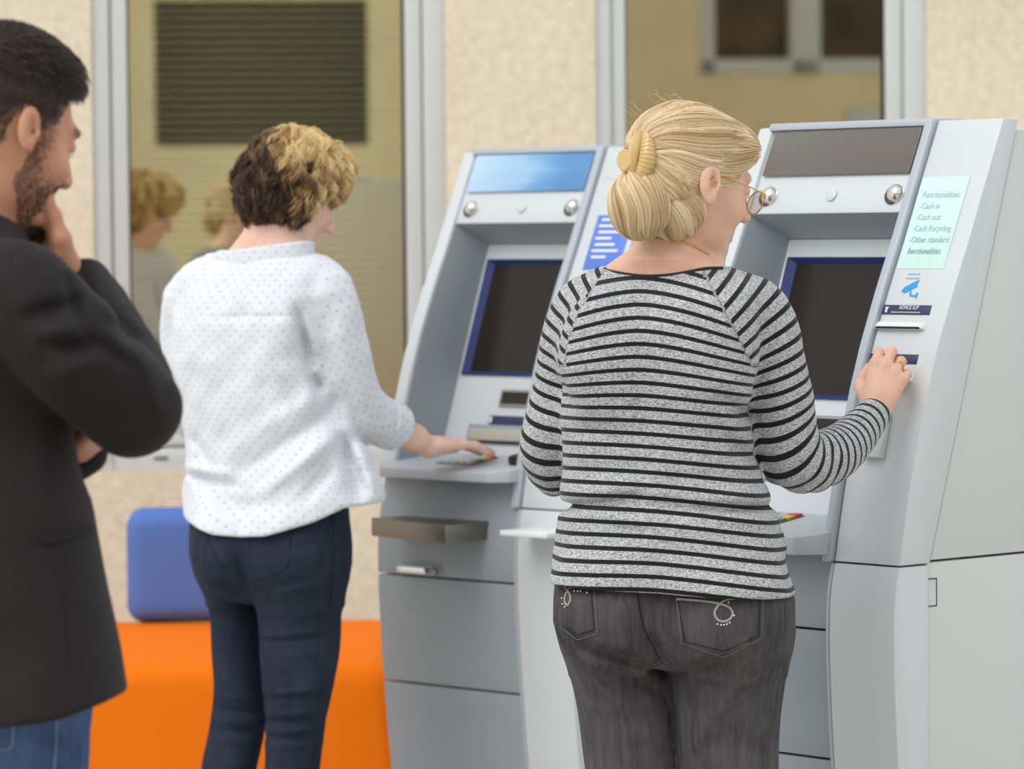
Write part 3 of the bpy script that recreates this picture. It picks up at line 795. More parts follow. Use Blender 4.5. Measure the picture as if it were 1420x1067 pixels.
def to_level(f, P, lev, it=3):
    for _ in range(it):
        d, g = grad(f, P); P = P - g * ((d - lev) / ((g * g).sum(1) + 1e-6))[:, None]
    return P
def sample_surface(f, lo, hi, n, lev=0.0, keep=None):
    out = []; tot = 0
    while tot < n:
        P = rng.uniform(lo, hi, (n * 4, 3)); d = f(P); P = P[np.abs(d - lev) < .012]; P = to_level(f, P, lev)
        if keep is not None: P = P[keep(P)]
        out.append(P); tot += len(P)
        if len(out) > 60: break
    return np.concatenate(out)[:n]

# cloth and skin materials -----------------------------------------------------------------
def skin_mat(name, rgb, rgb2, rough=.45):
    m, nt, p = new_mat(name); L = nt.links
    tc = N(nt, 'ShaderNodeTexCoord'); nz = N(nt, 'ShaderNodeTexNoise', Scale=22.0, Detail=5.0); L.new(tc.outputs['Object'], nz.inputs['Vector'])
    mx = N(nt, 'ShaderNodeMix', data_type='RGBA'); mx.inputs[6].default_value = (*lin(rgb), 1); mx.inputs[7].default_value = (*lin(rgb2), 1)
    mr = N(nt, 'ShaderNodeMapRange'); mr.inputs['From Min'].default_value = .3; mr.inputs['From Max'].default_value = .7
    L.new(nz.outputs['Fac'], mr.inputs['Value']); L.new(mr.outputs[0], mx.inputs[0]); L.new(mx.outputs[2], p.inputs['Base Color'])
    p.inputs['Roughness'].default_value = rough; p.inputs['Subsurface Weight'].default_value = .12; p.inputs['Subsurface Radius'].default_value = (.012, .005, .003)
    p.inputs['Subsurface Scale'].default_value = .6
    n2 = N(nt, 'ShaderNodeTexNoise', Scale=420.0, Detail=3.0); L.new(tc.outputs['Object'], n2.inputs['Vector'])
    b = N(nt, 'ShaderNodeBump', Strength=.12, Distance=.0008); L.new(n2.outputs['Fac'], b.inputs['Height']); L.new(b.outputs[0], p.inputs['Normal'])
    return m
def denim(name, rgb, rgb2, streak=(90, 90, 6), rough=.85, amount=1.0):
    m, nt, p = new_mat(name); L = nt.links
    tc = N(nt, 'ShaderNodeTexCoord'); mp = N(nt, 'ShaderNodeMapping'); mp.inputs['Scale'].default_value = streak; L.new(tc.outputs['Object'], mp.inputs[0])
    n1 = N(nt, 'ShaderNodeTexNoise', Scale=1.0, Detail=6.0, Roughness=.65); L.new(mp.outputs[0], n1.inputs['Vector'])
    n2 = N(nt, 'ShaderNodeTexNoise', Scale=6.0, Detail=3.0); L.new(tc.outputs['Object'], n2.inputs['Vector'])
    ad = N(nt, 'ShaderNodeMath', operation='ADD'); L.new(n1.outputs['Fac'], ad.inputs[0]); L.new(n2.outputs['Fac'], ad.inputs[1])
    mr = N(nt, 'ShaderNodeMapRange'); mr.inputs['From Min'].default_value = .7; mr.inputs['From Max'].default_value = 1.3; L.new(ad.outputs[0], mr.inputs['Value'])
    mx = N(nt, 'ShaderNodeMix', data_type='RGBA'); mx.inputs[6].default_value = (*lin(rgb), 1); mx.inputs[7].default_value = (*lin(rgb2), 1)
    L.new(mr.outputs[0], mx.inputs[0]); L.new(mx.outputs[2], p.inputs['Base Color'])
    p.inputs['Roughness'].default_value = rough; p.inputs['Specular IOR Level'].default_value = .2
    wv = N(nt, 'ShaderNodeTexNoise', Scale=900.0, Detail=2.0); L.new(tc.outputs['Object'], wv.inputs['Vector'])
    b = N(nt, 'ShaderNodeBump', Strength=.25, Distance=.0008); L.new(wv.outputs['Fac'], b.inputs['Height']); L.new(b.outputs[0], p.inputs['Normal'])
    return m
m_eye = mat('eye_white', (226, 222, 214), rough=.15); m_iris = mat('iris', (70, 84, 84), rough=.1)
def add_eyes(T, c, parent, root, k=1.0):
    """two eyeballs with irises, placed by head frame T at c"""
    for sx in (-1, 1):
        bm = bmesh.new(); bmesh.ops.create_uvsphere(bm, u_segments=20, v_segments=12, radius=.0122 * k)
        p = c + T @ (np.array([sx * .032, .0815, .0045]) * k) - np.asarray(root); bm.transform(Matrix.Translation(Vector(p)))
        e = finish(bm, 'eye', m_eye, parent)
        fwd_ = T @ np.array([0, .97, -.22]); q = p + fwd_ * .0088 * k
        Mx = Vector(fwd_).to_track_quat('Z', 'Y').to_matrix().to_4x4(); Mx.translation = Vector(q)
        lathe('iris', [(.0058 * k, 0), (.0050 * k, .0022 * k), (.002 * k, .0040 * k)], m_iris, e, n=16, M4=Mx)
# ------------------------------------------------------------------ woman in the striped jumper
def lerp_rad(pts, rad, n):
    """smooth a joint list into a finer chain with radii"""
    q = catmull([list(p) + [r] for p, r in zip(pts, rad)], n); return q[:, :3], q[:, 3]
def drape_tube(name, f, pix, Y0, Y1, r, m, parent, root, off=0.0, n=6, closed=False, dense=5):
    q = np.array(catmull([list(p) for p in pix], dense)) if dense > 1 else np.array(pix, float)
    P = surf_pts(f, q, Y0, Y1, off); o = tube(name, [tuple(p - root) for p in P], r, m, parent, n=n, closed=closed); return o
def person(label, loc):
    e = empty('person', loc); tag(e, label, 'person'); return e, np.array(loc, float)
def px_noise(P, s, seed):
    """cheap smooth noise, about -1..1"""
    r = np.random.default_rng(seed); out = np.zeros(len(P))
    for i in range(5):
        k = r.normal(size=3); k = k / np.linalg.norm(k) * s * (1 + .6 * i * .5); out += np.sin(P @ k + r.uniform(0, 6.28)) / (1 + .5 * i)
    return out / 2.2
def legs_and_feet(P, ankles, yaw):
    d = None
    f = np.array([math.sin(yaw), math.cos(yaw), 0])
    for a in ankles:
        a = np.asarray(a); e = sd_cap(P, a, a + f * .16 + np.array([0, 0, -.045]), .036, .026)
        e = smin(e, sd_cap(P, a - f * .03 + np.array([0, 0, -.04]), a + f * .05 + np.array([0, 0, -.045]), .03, .028), .03)
        d = e if d is None else np.minimum(d, e)
    return d
def shoes(ankles, yaw, m, parent, root, long=.20):
    f = np.array([math.sin(yaw), math.cos(yaw), 0])
    for a in ankles:
        a = np.asarray(a, float)
        def sh(P, a=a):
            e = sd_cap(P, a - f * .035 + [0, 0, -.04], a + f * .15 + [0, 0, -.055], .043, .037)
            e = smin(e, sd_cap(P, a + [0, 0, .01], a + [0, 0, -.04], .045, .045), .03)
            return np.maximum(e, .002 - P[:, 2])
        sdf_obj('shoe', sh, a - [.3, .3, .15], a + [.3, .3, .07], .009, m, parent, root=root)

m_skin = skin_mat('skin_fair', (230, 190, 166), (218, 170, 146))
m_skin_m = skin_mat('skin_tanned', (206, 152, 122), (186, 128, 100))
m_skin_p = skin_mat('skin_pale', (240, 204, 186), (228, 180, 160))
m_lip = None
m_gold = mat('gold', (220, 178, 90), rough=.2, metal=1.0)
m_shoe = mat('dark_leather', (40, 36, 34), rough=.5)

YB = 6.52; yawB = math.radians(18)
ST, RB = person('blonde woman in grey jumper with black stripes reaching to the nearer cash machine', (.285, 6.55, 0))
tor = Loft(rows_from([(371, 832, 1010, .062), (384, 812, 1038, .082), (400, 797, 1060, .10), (425, 785, 1064, .118), (460, 777, 1052, .130), (505, 774, 1041, .140),
    (560, 780, 1040, .142), (620, 783, 1045, .14), (670, 779, 1058, .142), (700, 779, 1070, .146), (740, 771, 1083, .155), (790, 767, 1096, .158), (845, 766, 1106, .158)], YB, yawB), yawB, 2.35)
armR_p, armR_r = lerp_rad([at(1012, 412, 6.50), at(1052, 440, 6.50), at(1076, 515, 6.51), at(1098, 632, 6.55), at(1160, 628, 6.64), at(1211, 575, 6.765)], [.040, .056, .0525, .057, .047, .0315], 4)
armL_p, armL_r = lerp_rad([at(826, 412, 6.56), at(803, 440, 6.57), at(784, 520, 6.59), at(768, 628, 6.62), at(800, 655, 6.74), at(850, 640, 6.90)], [.040, .054, .052, .057, .047, .034], 4)
hl, hr = at(767, 804, YB), at(1104, 822, YB)
def hemB(P): return (hl[2] + (P[:, 0] - hl[0]) * (hr[2] - hl[2]) / (hr[0] - hl[0])) - P[:, 2]
foldsB = [((772, 706), (812, 696), (.010), -.016), ((798, 699), (885, 682), .010, -.013), ((790, 684), (880, 668), .014, .008), ((803, 705), (905, 718), .010, .010), ((870, 690), (985, 700), .012, -.009), ((960, 684), (1060, 680), .014, .008),
          ((960, 696), (1076, 702), .010, -.015), ((985, 705), (1080, 716), .010, .006), ((985, 542), (1042, 578), .012, -.010), ((995, 600), (1046, 640), .014, -.010), ((990, 520), (1040, 555), .012, .006), ((1000, 580), (1045, 615), .014, .006),
          ((1000, 640), (1062, 676), .014, -.006), ((775, 520), (800, 570), .012, -.006), ((782, 600), (850, 588), .014, -.004), ((785, 655), (900, 640), .016, -.005), ((900, 655), (1040, 660), .018, -.004),
          ((880, 470), (890, 620), .05, -.006), ((1085, 760), (1104, 820), .010, -.006), ((775, 760), (850, 742), .012, -.005), ((990, 770), (1095, 778), .014, -.004)]
FB = [(at(*a, YB), at(*b, YB), w, amp) for a, b, w, amp in foldsB]
elbR = at(1108, 660, 6.56)
def jump(P, inset=0.0):
    d = tor(P, inset)
    # shoulder blades and the hollow between
    d = smin(d, sd_ell(P, at(850, 490, 6.43), np.array([.085, .055, .11])) + inset, .05)
    d = smin(d, sd_ell(P, at(975, 490, 6.42), np.array([.085, .055, .11])) + inset, .05)
    d = smin(d, sd_ell(P, at(850, 845, 6.445), np.array([.108, .095, .12])) + inset, .04); d = smin(d, sd_ell(P, at(992, 848, 6.43), np.array([.115, .095, .12])) + inset, .04)
    aR = near(lambda Q: sd_chain(Q, armR_p, armR_r - inset)[0], at(1110, 540, 6.6), .32)(P); aL = near(lambda Q: sd_chain(Q, armL_p, armL_r - inset)[0], at(800, 540, 6.7), .34)(P)
    d = smin(d, aR, .018); d = smin(d, aL, .018)
    if inset == 0:
        for a, b, w, amp in FB: d = d + fold(P, a, b, w, amp)
        v = P - elbR; r = np.sqrt((v * v).sum(1)); 
        d = d + .0016 * np.sin(r * 210) * np.exp(-((r - .05) / .05) ** 2) * (aR < .01)
        d = d + .0022 * px_noise(P, 26, 3) + .0012 * px_noise(P, 60, 4)
        d = smax(d, hemB(P), .005)
    else: d = np.maximum(d, hemB(P) + .04)
    return d
pk = at(880, 400, YB); axR, axL = soft_axis(armR_p), soft_axis(armL_p)
def stripe_attr(V):
    dt = tor(V); aR, sR = sd_chain(V, armR_p, armR_r); aL, sL = sd_chain(V, armL_p, armL_r)
    # raglan line from the neck to the armpit
    def side(px):
        q = [at(a, b, YB) for a, b in px]; zz = np.array([p[2] for p in q])[::-1]; xx = np.array([p[0] for p in q])[::-1]
        return np.interp(V[:, 2], zz, xx)
    xr = side([(968, 366), (978, 390), (1010, 453), (1036, 503), (1037, 575), (1045, 640), (1075, 700), (1112, 720)])
    xl = side([(846, 366), (826, 392), (800, 430), (783, 480), (781, 557), (783, 620), (775, 690), (764, 720)])
    zA = at(1036, 503, YB)[2]; low = V[:, 2] < at(900, 705, YB)[2]
    isR = ((V[:, 0] > xr) & (V[:, 2] > zA)) | ((V[:, 0] > xr) & (aR < dt + .02) & ~low) | ((aR < .004) & (dt > .004)); isL = ((V[:, 0] < xl) & (V[:, 2] > zA)) | ((V[:, 0] < xl) & (aL < dt + .02) & ~low) | ((aL < .004) & (dt > .004))
    xn = (V[:, 0] - pk[0]) / .2
    zt, zm = at(900, 430, YB)[2], at(900, 590, YB)[2]
    w = np.clip((V[:, 2] - zm) / (zt - zm), 0, 1); w = w * w * (3 - 2 * w)
    s = -V[:, 2] - w * .062 * np.abs(xn) ** 1.7 - .010 * xn * (1 - w) - .010 * xn ** 2 * (1 - w)
    s = s + .0025 * px_noise(V, 14, 8)
    s = np.where(isR, axis_s(V, axR) * 1.02 + .006, s); s = np.where(isL, axis_s(V, axL) * 1.02 + .003, s)
    return {'stripe': s}
def jumper_mat():
    m, nt, p = new_mat('striped_jersey'); L = nt.links
    a = N(nt, 'ShaderNodeAttribute', attribute_name='stripe')
    dv = N(nt, 'ShaderNodeMath', operation='DIVIDE'); dv.inputs[1].default_value = .0213; L.new(a.outputs['Fac'], dv.inputs[0])
    pp = N(nt, 'ShaderNodeMath', operation='PINGPONG'); pp.inputs[1].default_value = .5; L.new(dv.outputs[0], pp.inputs[0])
    mr = N(nt, 'ShaderNodeMapRange'); mr.inputs['From Min'].default_value = .150; mr.inputs['From Max'].default_value = .185; L.new(pp.outputs[0], mr.inputs['Value'])
    tc = N(nt, 'ShaderNodeTexCoord'); mp = N(nt, 'ShaderNodeMapping'); mp.inputs['Scale'].default_value = (230, 230, 620); L.new(tc.outputs['Object'], mp.inputs[0])
    nz = N(nt, 'ShaderNodeTexNoise', Scale=1.0, Detail=3.0, Roughness=.7); L.new(mp.outputs[0], nz.inputs['Vector'])
    cr = N(nt, 'ShaderNodeValToRGB'); L.new(nz.outputs['Fac'], cr.inputs[0]); e = cr.color_ramp.elements
    e[0].position, e[0].color = .38, (*lin((112, 115, 119)), 1); e[1].position, e[1].color = .60, (*lin((208, 211, 214)), 1)
    mx = N(nt, 'ShaderNodeMix', data_type='RGBA'); mx.inputs[6].default_value = (*lin((34, 31, 31)), 1)
    L.new(mr.outputs[0], mx.inputs[0]); L.new(cr.outputs[0], mx.inputs[7]); L.new(mx.outputs[2], p.inputs['Base Color'])
    p.inputs['Roughness'].default_value = .9; p.inputs['Specular IOR Level'].default_value = .15; p.inputs['Sheen Weight'].default_value = .15
    b = N(nt, 'ShaderNodeBump', Strength=.25, Distance=.001); L.new(nz.outputs['Fac'], b.inputs['Height']); L.new(b.outputs[0], p.inputs['Normal'])
    return m
sdf_obj('jumper', jump, (-.06, 6.25, .76), (.70, 7.0, 1.44), .0048, jumper_mat(), ST, attr=stripe_attr, root=RB)
# jeans
hipB = Loft(rows_from([(785, 771, 1094, .128), (830, 770, 1098, .136), (862, 771, 1098, .138), (900, 783, 1092, .126), (930, 800, 1078, .10)], YB, yawB), yawB, 2.3)
legs_px = [[(880, 784, 921, .105), (930, 789, 930, .100), (960, 796, 936, .093), (1000, 803, 943, .087), (1067, 812, 945, .079), (1200, 820, 935, .068), (1300, 824, 935, .062), (1450, 832, 930, .058)],
           [(880, 925, 1095, .105), (930, 918, 1090, .102), (960, 920, 1087, .096), (1000, 928, 1083, .09), (1067, 940, 1078, .082), (1200, 955, 1072, .070), (1300, 960, 1070, .064), (1450, 964, 1066, .058)]]
legB = [Loft(rows_from(r, YB + dy, yawB), yawB, 2.15) for r, dy in zip(legs_px, (.02, -.01))]
foldsJ = [((886, 815), (893, 872), .007, -.006), ((893, 868), (921, 922), .010, -.010), ((850, 897), (924, 930), .010, -.010), ((800, 885), (872, 908), .010, -.012), ((926, 928), (1010, 900), .012, -.010), ((840, 880), (915, 905), .014, .006),
          ((840, 915), (925, 965), .008, -.004), ((800, 900), (925, 1040), .018, .007), ((1050, 900), (940, 1045), .02, .008), ((1075, 915), (1000, 985), .012, -.004), ((925, 930), (942, 1067), .006, -.005),
          ((812, 985), (860, 1010), .02, -.003), ((1000, 1020), (1070, 1040), .02, -.003), ((860, 1030), (935, 1042), .014, -.003)]
FJ = [(at(*a, YB), at(*b, YB), w, amp) for a, b, w, amp in foldsJ]
def jeansB(P, inset=0.0):
    d = hipB(P, inset)
    d = smin(d, sd_ell(P, at(850, 855, 6.445), np.array([.098, .085, .095])) + inset, .03)
    d = smin(d, sd_ell(P, at(992, 858, 6.43), np.array([.105, .085, .095])) + inset, .03)
    l = np.minimum(legB[0](P, inset), legB[1](P, inset)); d = smin(d, l, .02)
    d = d + .012 * np.clip(-hemB(P) / .02 + .3, 0, 1.5)
    if inset == 0:
        for a, b, w, amp in FJ: d = d + 1.35 * fold(P, a, b, w, amp)
        d = d + .002 * px_noise(P, 30, 11)
    return d
m_jeansB = denim('faded_black_denim', (54, 52, 54), (96, 94, 96))
sdf_obj('jeans', jeansB, (.02, 6.3, .06), (.55, 6.75, .93), .0065, m_jeansB, ST, root=RB)
m_thread_d = mat('dark_thread', (34, 32, 33), rough=.9); m_thread_l = mat('pale_thread', (168, 160, 152), rough=.8); m_gem = mat('rhinestone', (240, 240, 245), rough=.05, spec=1.0)
def pocket(f, L, Rr, bulge, Y0, Y1, m, parent, root, off=.0022, nu=12, nv=12):
    """draped patch between left edge L (top, bottom) and right edge Rr; bulge: (s, dy) points of the lower edge"""
    pix = []
    for j in range(nv + 1):
        t = j / nv
        for i in range(nu + 1):
            s = i / nu; a = np.array(L[0]) * (1-t) + np.array(L[1]) * t; b = np.array(Rr[0]) * (1-t) + np.array(Rr[1]) * t
            q = a * (1-s) + b * s; q[1] += t * np.interp(s, [x for x, _ in bulge], [y for _, y in bulge]); pix.append(q)
    P = surf_pts(f, pix, Y0, Y1, off) - root; bm = bmesh.new(); vs = [bm.verts.new(p) for p in P]
    edge = {}
    for j in range(nv):
        for i in range(nu):
            k = j * (nu+1) + i; bm.faces.new((vs[k], vs[k+1], vs[k+nu+2], vs[k+nu+1]))
    r = bmesh.ops.extrude_edge_only(bm, edges=[e for e in bm.edges if e.is_boundary])
    for v in [g for g in r['geom'] if isinstance(g, bmesh.types.BMVert)]: v.co.y += .012
    return finish(bm, 'back_pocket', m, parent, sharp=60)
pr = pocket(jeansB, ((937, 818), (945, 893)), ((1059, 822), (1056, 886)), [(0, 0), (.53, 20), (1, 0)], 6.2, 6.6, m_jeansB, ST, RB)
pl = pocket(jeansB, ((772, 806), (781, 872)), ((823, 800), (829, 878)), [(0, 0), (.45, 11), (1, 0)], 6.2, 6.75, m_jeansB, ST, RB, nu=8)
for par, segs in ((pr, [[(940, 828), (949, 890), (1004, 904), (1052, 882), (1054, 830)]]), (pl, [[(819, 812), (824, 874), (801, 881), (786, 870)]])):
    for s in segs:
        for a, b in zip(s[:-1], s[1:]):
            drape_tube('stitching', jeansB, [a, ((a[0]+b[0])/2, (a[1]+b[1])/2), b], 6.2, 6.75, .0009, m_thread_d, par, RB, off=.0026, n=5, dense=4)
m_edge_t = mat('worn_edge', (122, 118, 116), rough=.9)
for par, s_ in ((pr, [(937, 820), (945, 893), (1004, 912), (1056, 886), (1059, 824)]), (pl, [(823, 803), (829, 879), (801, 888), (781, 873)])):
    for a, b in zip(s_[:-1], s_[1:]): drape_tube('stitching', jeansB, [a, ((a[0]+b[0])/2, (a[1]+b[1])/2), b], 6.2, 6.75, .0006, m_edge_t, par, RB, off=.0022, n=5, dense=4)
drape_tube('centre_seam', jeansB, [(884, 815), (886, 840), (892, 868), (904, 895), (918, 920)], 6.2, 6.7, .0013, m_thread_d, ST, RB, off=.0008, n=5)
drape_tube('embroidery', jeansB, [(938, 831), (965, 833), (990, 836), (1010, 842), (1016, 852), (1009, 861), (997, 861), (991, 850), (999, 837), (1013, 831), (1048, 829)], 6.2, 6.7, .0021, m_thread_l, pr, RB, off=.0028, n=6)
drape_tube('embroidery', jeansB, [(822, 817), (806, 815), (792, 815), (785, 824), (783, 834), (787, 840), (791, 832), (789, 822), (781, 812)], 6.2, 6.75, .0019, m_thread_l, pl, RB, off=.0028, n=6)
for par, gems in ((pr, [(995, 866), (1000, 867), (1004, 867), (1008, 866), (1012, 864), (1018, 854), (1010, 836), (1026, 828)]), (pl, [(780, 838), (783, 842), (779, 830), (796, 820), (801, 820), (805, 820), (814, 822)])):
    for g in gems:
        p = surf_pts(jeansB, [g], 6.2, 6.75, .0035)[0] - RB
        bm = bmesh.new(); bmesh.ops.create_icosphere(bm, subdivisions=1, radius=.0017); bm.transform(Matrix.Translation(Vector(p))); finish(bm, 'rhinestone', m_gem, par)
# head, neck, hands: one continuous body
cB = at(957, 253, 6.50); TB = frame_yp(math.radians(60), math.radians(16), math.radians(0)); kB = 1.03
headB = near(lambda P: sd_head((P - cB) @ TB / kB) * kB, cB, .19)
Wr = at(1211, 572, 6.765)
handR = Hand(Wr, (.36, .22, .90), (-.10, -.97, .25), (-1, .1, .2), ((.80, 1.45, .7), (.72, 1.5, .7), (.80, 1.5, .7), (.95, 1.4, .7)), thumb=((.6, .45, -.7), (.75, .1, -.75), (.8, -.05, -.6)), scale=.97)
handL = Hand(at(852, 639, 6.90), (.6, .6, -.1), (-.1, .0, 1), (.5, -.5, 0), ((.5, .6, .4),) * 4, scale=.92)
ankB = [np.array([.215, 6.57, .085]), np.array([.365, 6.53, .085])]
neckB = Loft(rows_from([(300, 905, 975, .052, .0), (318, 899, 968, .054, .0), (332, 890, 968, .056, .005), (345, 876, 976, .062), (358, 855, 990, .070), (372, 836, 1006, .066), (390, 846, 996, .066), (420, 850, 990, .066)], 6.51, yawB), yawB, 2.2)
def bodyB(P):
    d = smin(headB(P), neckB(P), .022)
    d = smin(d, sd_cap(P, at(938, 300, 6.51), at(928, 340, 6.515), .052, .055), .02)
    d = smin(d, np.minimum(jump(P, .03), jeansB(P, .03)), .01)
    d = smin(d, sd_cap(P, armR_p[-6], armR_p[-1], .036, .024), .01); d = smin(d, sd_cap(P, armL_p[-6], armL_p[-1], .036, .026), .01)
    d = smin(d, handR(P), .012); d = smin(d, handL(P), .012)
    return smin(d, legs_and_feet(P, ankB, yawB), .02)
body = sdf_obj('body', bodyB, (-.05, 6.22, .0), (.76, 7.08, 1.70), .010, m_skin, ST, root=RB,
    fine=(((.16, .42, .0026), (.57, .70, .0026)), ((6.38, 6.64, .0030), (6.72, 6.90, .0026)), ((1.38, 1.66, .0026), (1.10, 1.27, .0026))))
add_eyes(TB, cB, body, RB, kB)
shoes(ankB, yawB, m_shoe, ST, RB)
# dark neck band where the jumper meets the skin
nb = []
for x_ in np.linspace(838, 1002, 22):
    ys_ = np.arange(366, 388, 1.5); c_ = [(x_, y_) for y_ in ys_]; pj, pn = surf_pts(jump, c_, 6.3, 6.62), surf_pts(neckB, c_, 6.3, 6.62)
    k_ = np.argmax((np.abs(jump(pj)) < .01) & ((pj[:, 1] <= pn[:, 1]) | (np.abs(neckB(pn)) > .01))); nb.append(pj[k_] + [0, -.001, -.001])
nb = np.array(nb); nb[:, 2] = np.minimum(nb[:, 2], at(900, 373, 6.45)[2])
for _ in range(3): nb[1:-1] = (nb[:-2] + 2 * nb[1:-1] + nb[2:]) / 4
tube('neck_band', [tuple(p - RB) for p in nb], .0030, mat('neck_band_jersey', (46, 43, 44), rough=.9), ST, n=8)
# ring and necklace
rp = handR.fing[2]; a, b = np.array(rp[0]), np.array(rp[1]); ctr = a * .45 + b * .55; ax = unit(b - a); e1 = unit(np.cross(ax, [0, 0, 1])); e2 = np.cross(ax, e1)
tube('ring', [tuple(ctr + (e1 * math.cos(t) + e2 * math.sin(t)) * .0094 - RB) for t in np.linspace(0, 2*math.pi, 25)[:-1]], .0016, m_gold, ST, n=8, closed=True)
q = catmull([(886, 331), (908, 331), (930, 333.5), (948, 336.5), (962, 341), (976, 349), (984, 353)], 6); nk = surf_pts(bodyB, q, 6.3, 6.6, .0008)
tube('necklace', [tuple(p - RB) for p in nk], [.0013 + .0006 * (i % 2) for i in range(len(nk))], m_gold, ST, n=6)
# spectacles
def hp(x, y, z): return cB + TB @ (np.array([x, y, z]) * kB)
def hpl(x, y, z): return tuple(hp(x, y, z) - RB)
m_lens = pane('spectacle_glass', (.9, .9, .9), (.86, .84, .80), .12)
gl = None
for sx in (-1, 1):
    o = tube('lens_rim', [hpl(sx * .035 + .0255 * math.cos(t), .1105 - .0045 * abs(math.cos(t)) * (1 if math.cos(t) * sx > 0 else 0), -.004 + .0195 * math.sin(t)) for t in np.linspace(0, 2*math.pi, 29)[:-1]], .0011, m_gold, ST if gl is None else gl, n=6, closed=True)
    if gl is None: o.name = 'spectacles'; gl = o
    bm = bmesh.new(); bm_loft(bm, [[hpl(sx * .035 + .025 * math.cos(t), .1095 + dy, -.004 + .019 * math.sin(t)) for t in np.linspace(0, 2*math.pi, 25)[:-1]] for dy in (0, .0012)])
    finish(bm, 'lens', m_lens, gl)
    tube('temple', [hpl(sx * .060, .108, .003), hpl(sx * .071, .100, .007), hpl(sx * .076, .06, .010), hpl(sx * .080, .01, .011), hpl(sx * .083, -.010, .004), hpl(sx * .083, -.020, -.010)], .0011, m_gold, gl, n=6)
tube('bridge', [hpl(-.011, .111, .004), hpl(0, .116, .008), hpl(.011, .111, .004)], .0011, m_gold, gl, n=6)
# hair: shell, bun and strands
m_blonde = hair_mat('blonde_hair', [(0, (136, 104, 66)), (1, (250, 242, 222)), (.35, (202, 170, 124)), (.65, (236, 214, 174))])
def shellB(P):
    q = (P - cB) @ TB / kB
    d = sd_ell(q, np.array([0, -.016, .036]), np.array([.0830, .1045, .0885]))
    d = smin(d, sd_ell(q, np.array([.02, .052, .070]), np.array([.050, .042, .036])), .03)
    d = smin(d, sd_ell(q, np.array([.0, -.055, -.030]), np.array([.066, .050, .046])), .03)
    return d * kB
def lineB(P):
    """> 0 outside the hairline"""
    q = (P - cB) @ TB / kB; y, z = q[:, 1], q[:, 2]
    front = y - (.034 + .62 * np.clip(z, -.02, .2)); low = -(z + .012 - .62 * np.clip(y + .02, -.2, 0) * -1) if False else (-.020 + .55 * np.minimum(y + .005, 0)) - z
    earw = .022 - np.sqrt((y + .010) ** 2 + (z + .010) ** 2) + .012 * (z > .012)
    return np.maximum(np.maximum(front, low), earw)
def capB(P): return smax(shellB(P) + .002, lineB(P) * kB * .8, .006)
hairB = sdf_obj('hair', capB, hp(0, 0, 0) - .16, hp(0, 0, 0) + .16, .0042, mat('hair_base_blonde', (176, 144, 96), rough=.5), ST, root=RB)
clip = hp(.004, -.113, .022)
def sweep(roots, f, target, k, lev, stop=.012, wob=.004, seed=1):
    r = np.random.default_rng(seed); P = roots.copy(); out = [P.copy()]
    ph = px_noise(roots, 60, seed) * 1.5; lv = lev + .0022 * px_noise(roots, 90, seed + 1) + r.uniform(-.0012, .0012, len(P))
    for i in range(1, k):
        v = target - P; L = np.linalg.norm(v, axis=1, keepdims=True); step = np.maximum(L - stop, .0005) / (k - i)
        d, g = grad(f, P); g /= np.linalg.norm(g, axis=1, keepdims=True) + 1e-9
        t = v - g * (v * g).sum(1, keepdims=True); t /= np.linalg.norm(t, axis=1, keepdims=True) + 1e-9
        sdir = np.cross(g, t); t = t + sdir * (wob * 40 * np.sin(i * .5 + ph))[:, None]; t /= np.linalg.norm(t, axis=1, keepdims=True)
        P = P + t * step * 1.12
        d, g = grad(f, P); P = P - g * ((d - lv) / ((g * g).sum(1) + 1e-6))[:, None]
        out.append(P.copy())
    return np.stack(out, 1)
keepB = lambda P: (lineB(P) < .004) & (np.linalg.norm(P - clip, axis=1) > .03)
rootsB = sample_surface(shellB, cB - .14, cB + .14, 7500, 0.0, keepB)
edge = sample_surface(shellB, cB - .14, cB + .14, 2500, 0.0, lambda P: np.abs(lineB(P)) < .010)
rootsB = np.concatenate([rootsB, edge])
HS = sweep(rootsB, shellB, clip, 16, .0015, seed=5)
tn = .55 + .22 * px_noise(rootsB, 150, 21) + .16 * px_noise(rootsB, 420, 22) + rng.normal(0, .10, len(rootsB))
strands('hair_strands', HS, .00048, tn, m_blonde, hairB, RB)
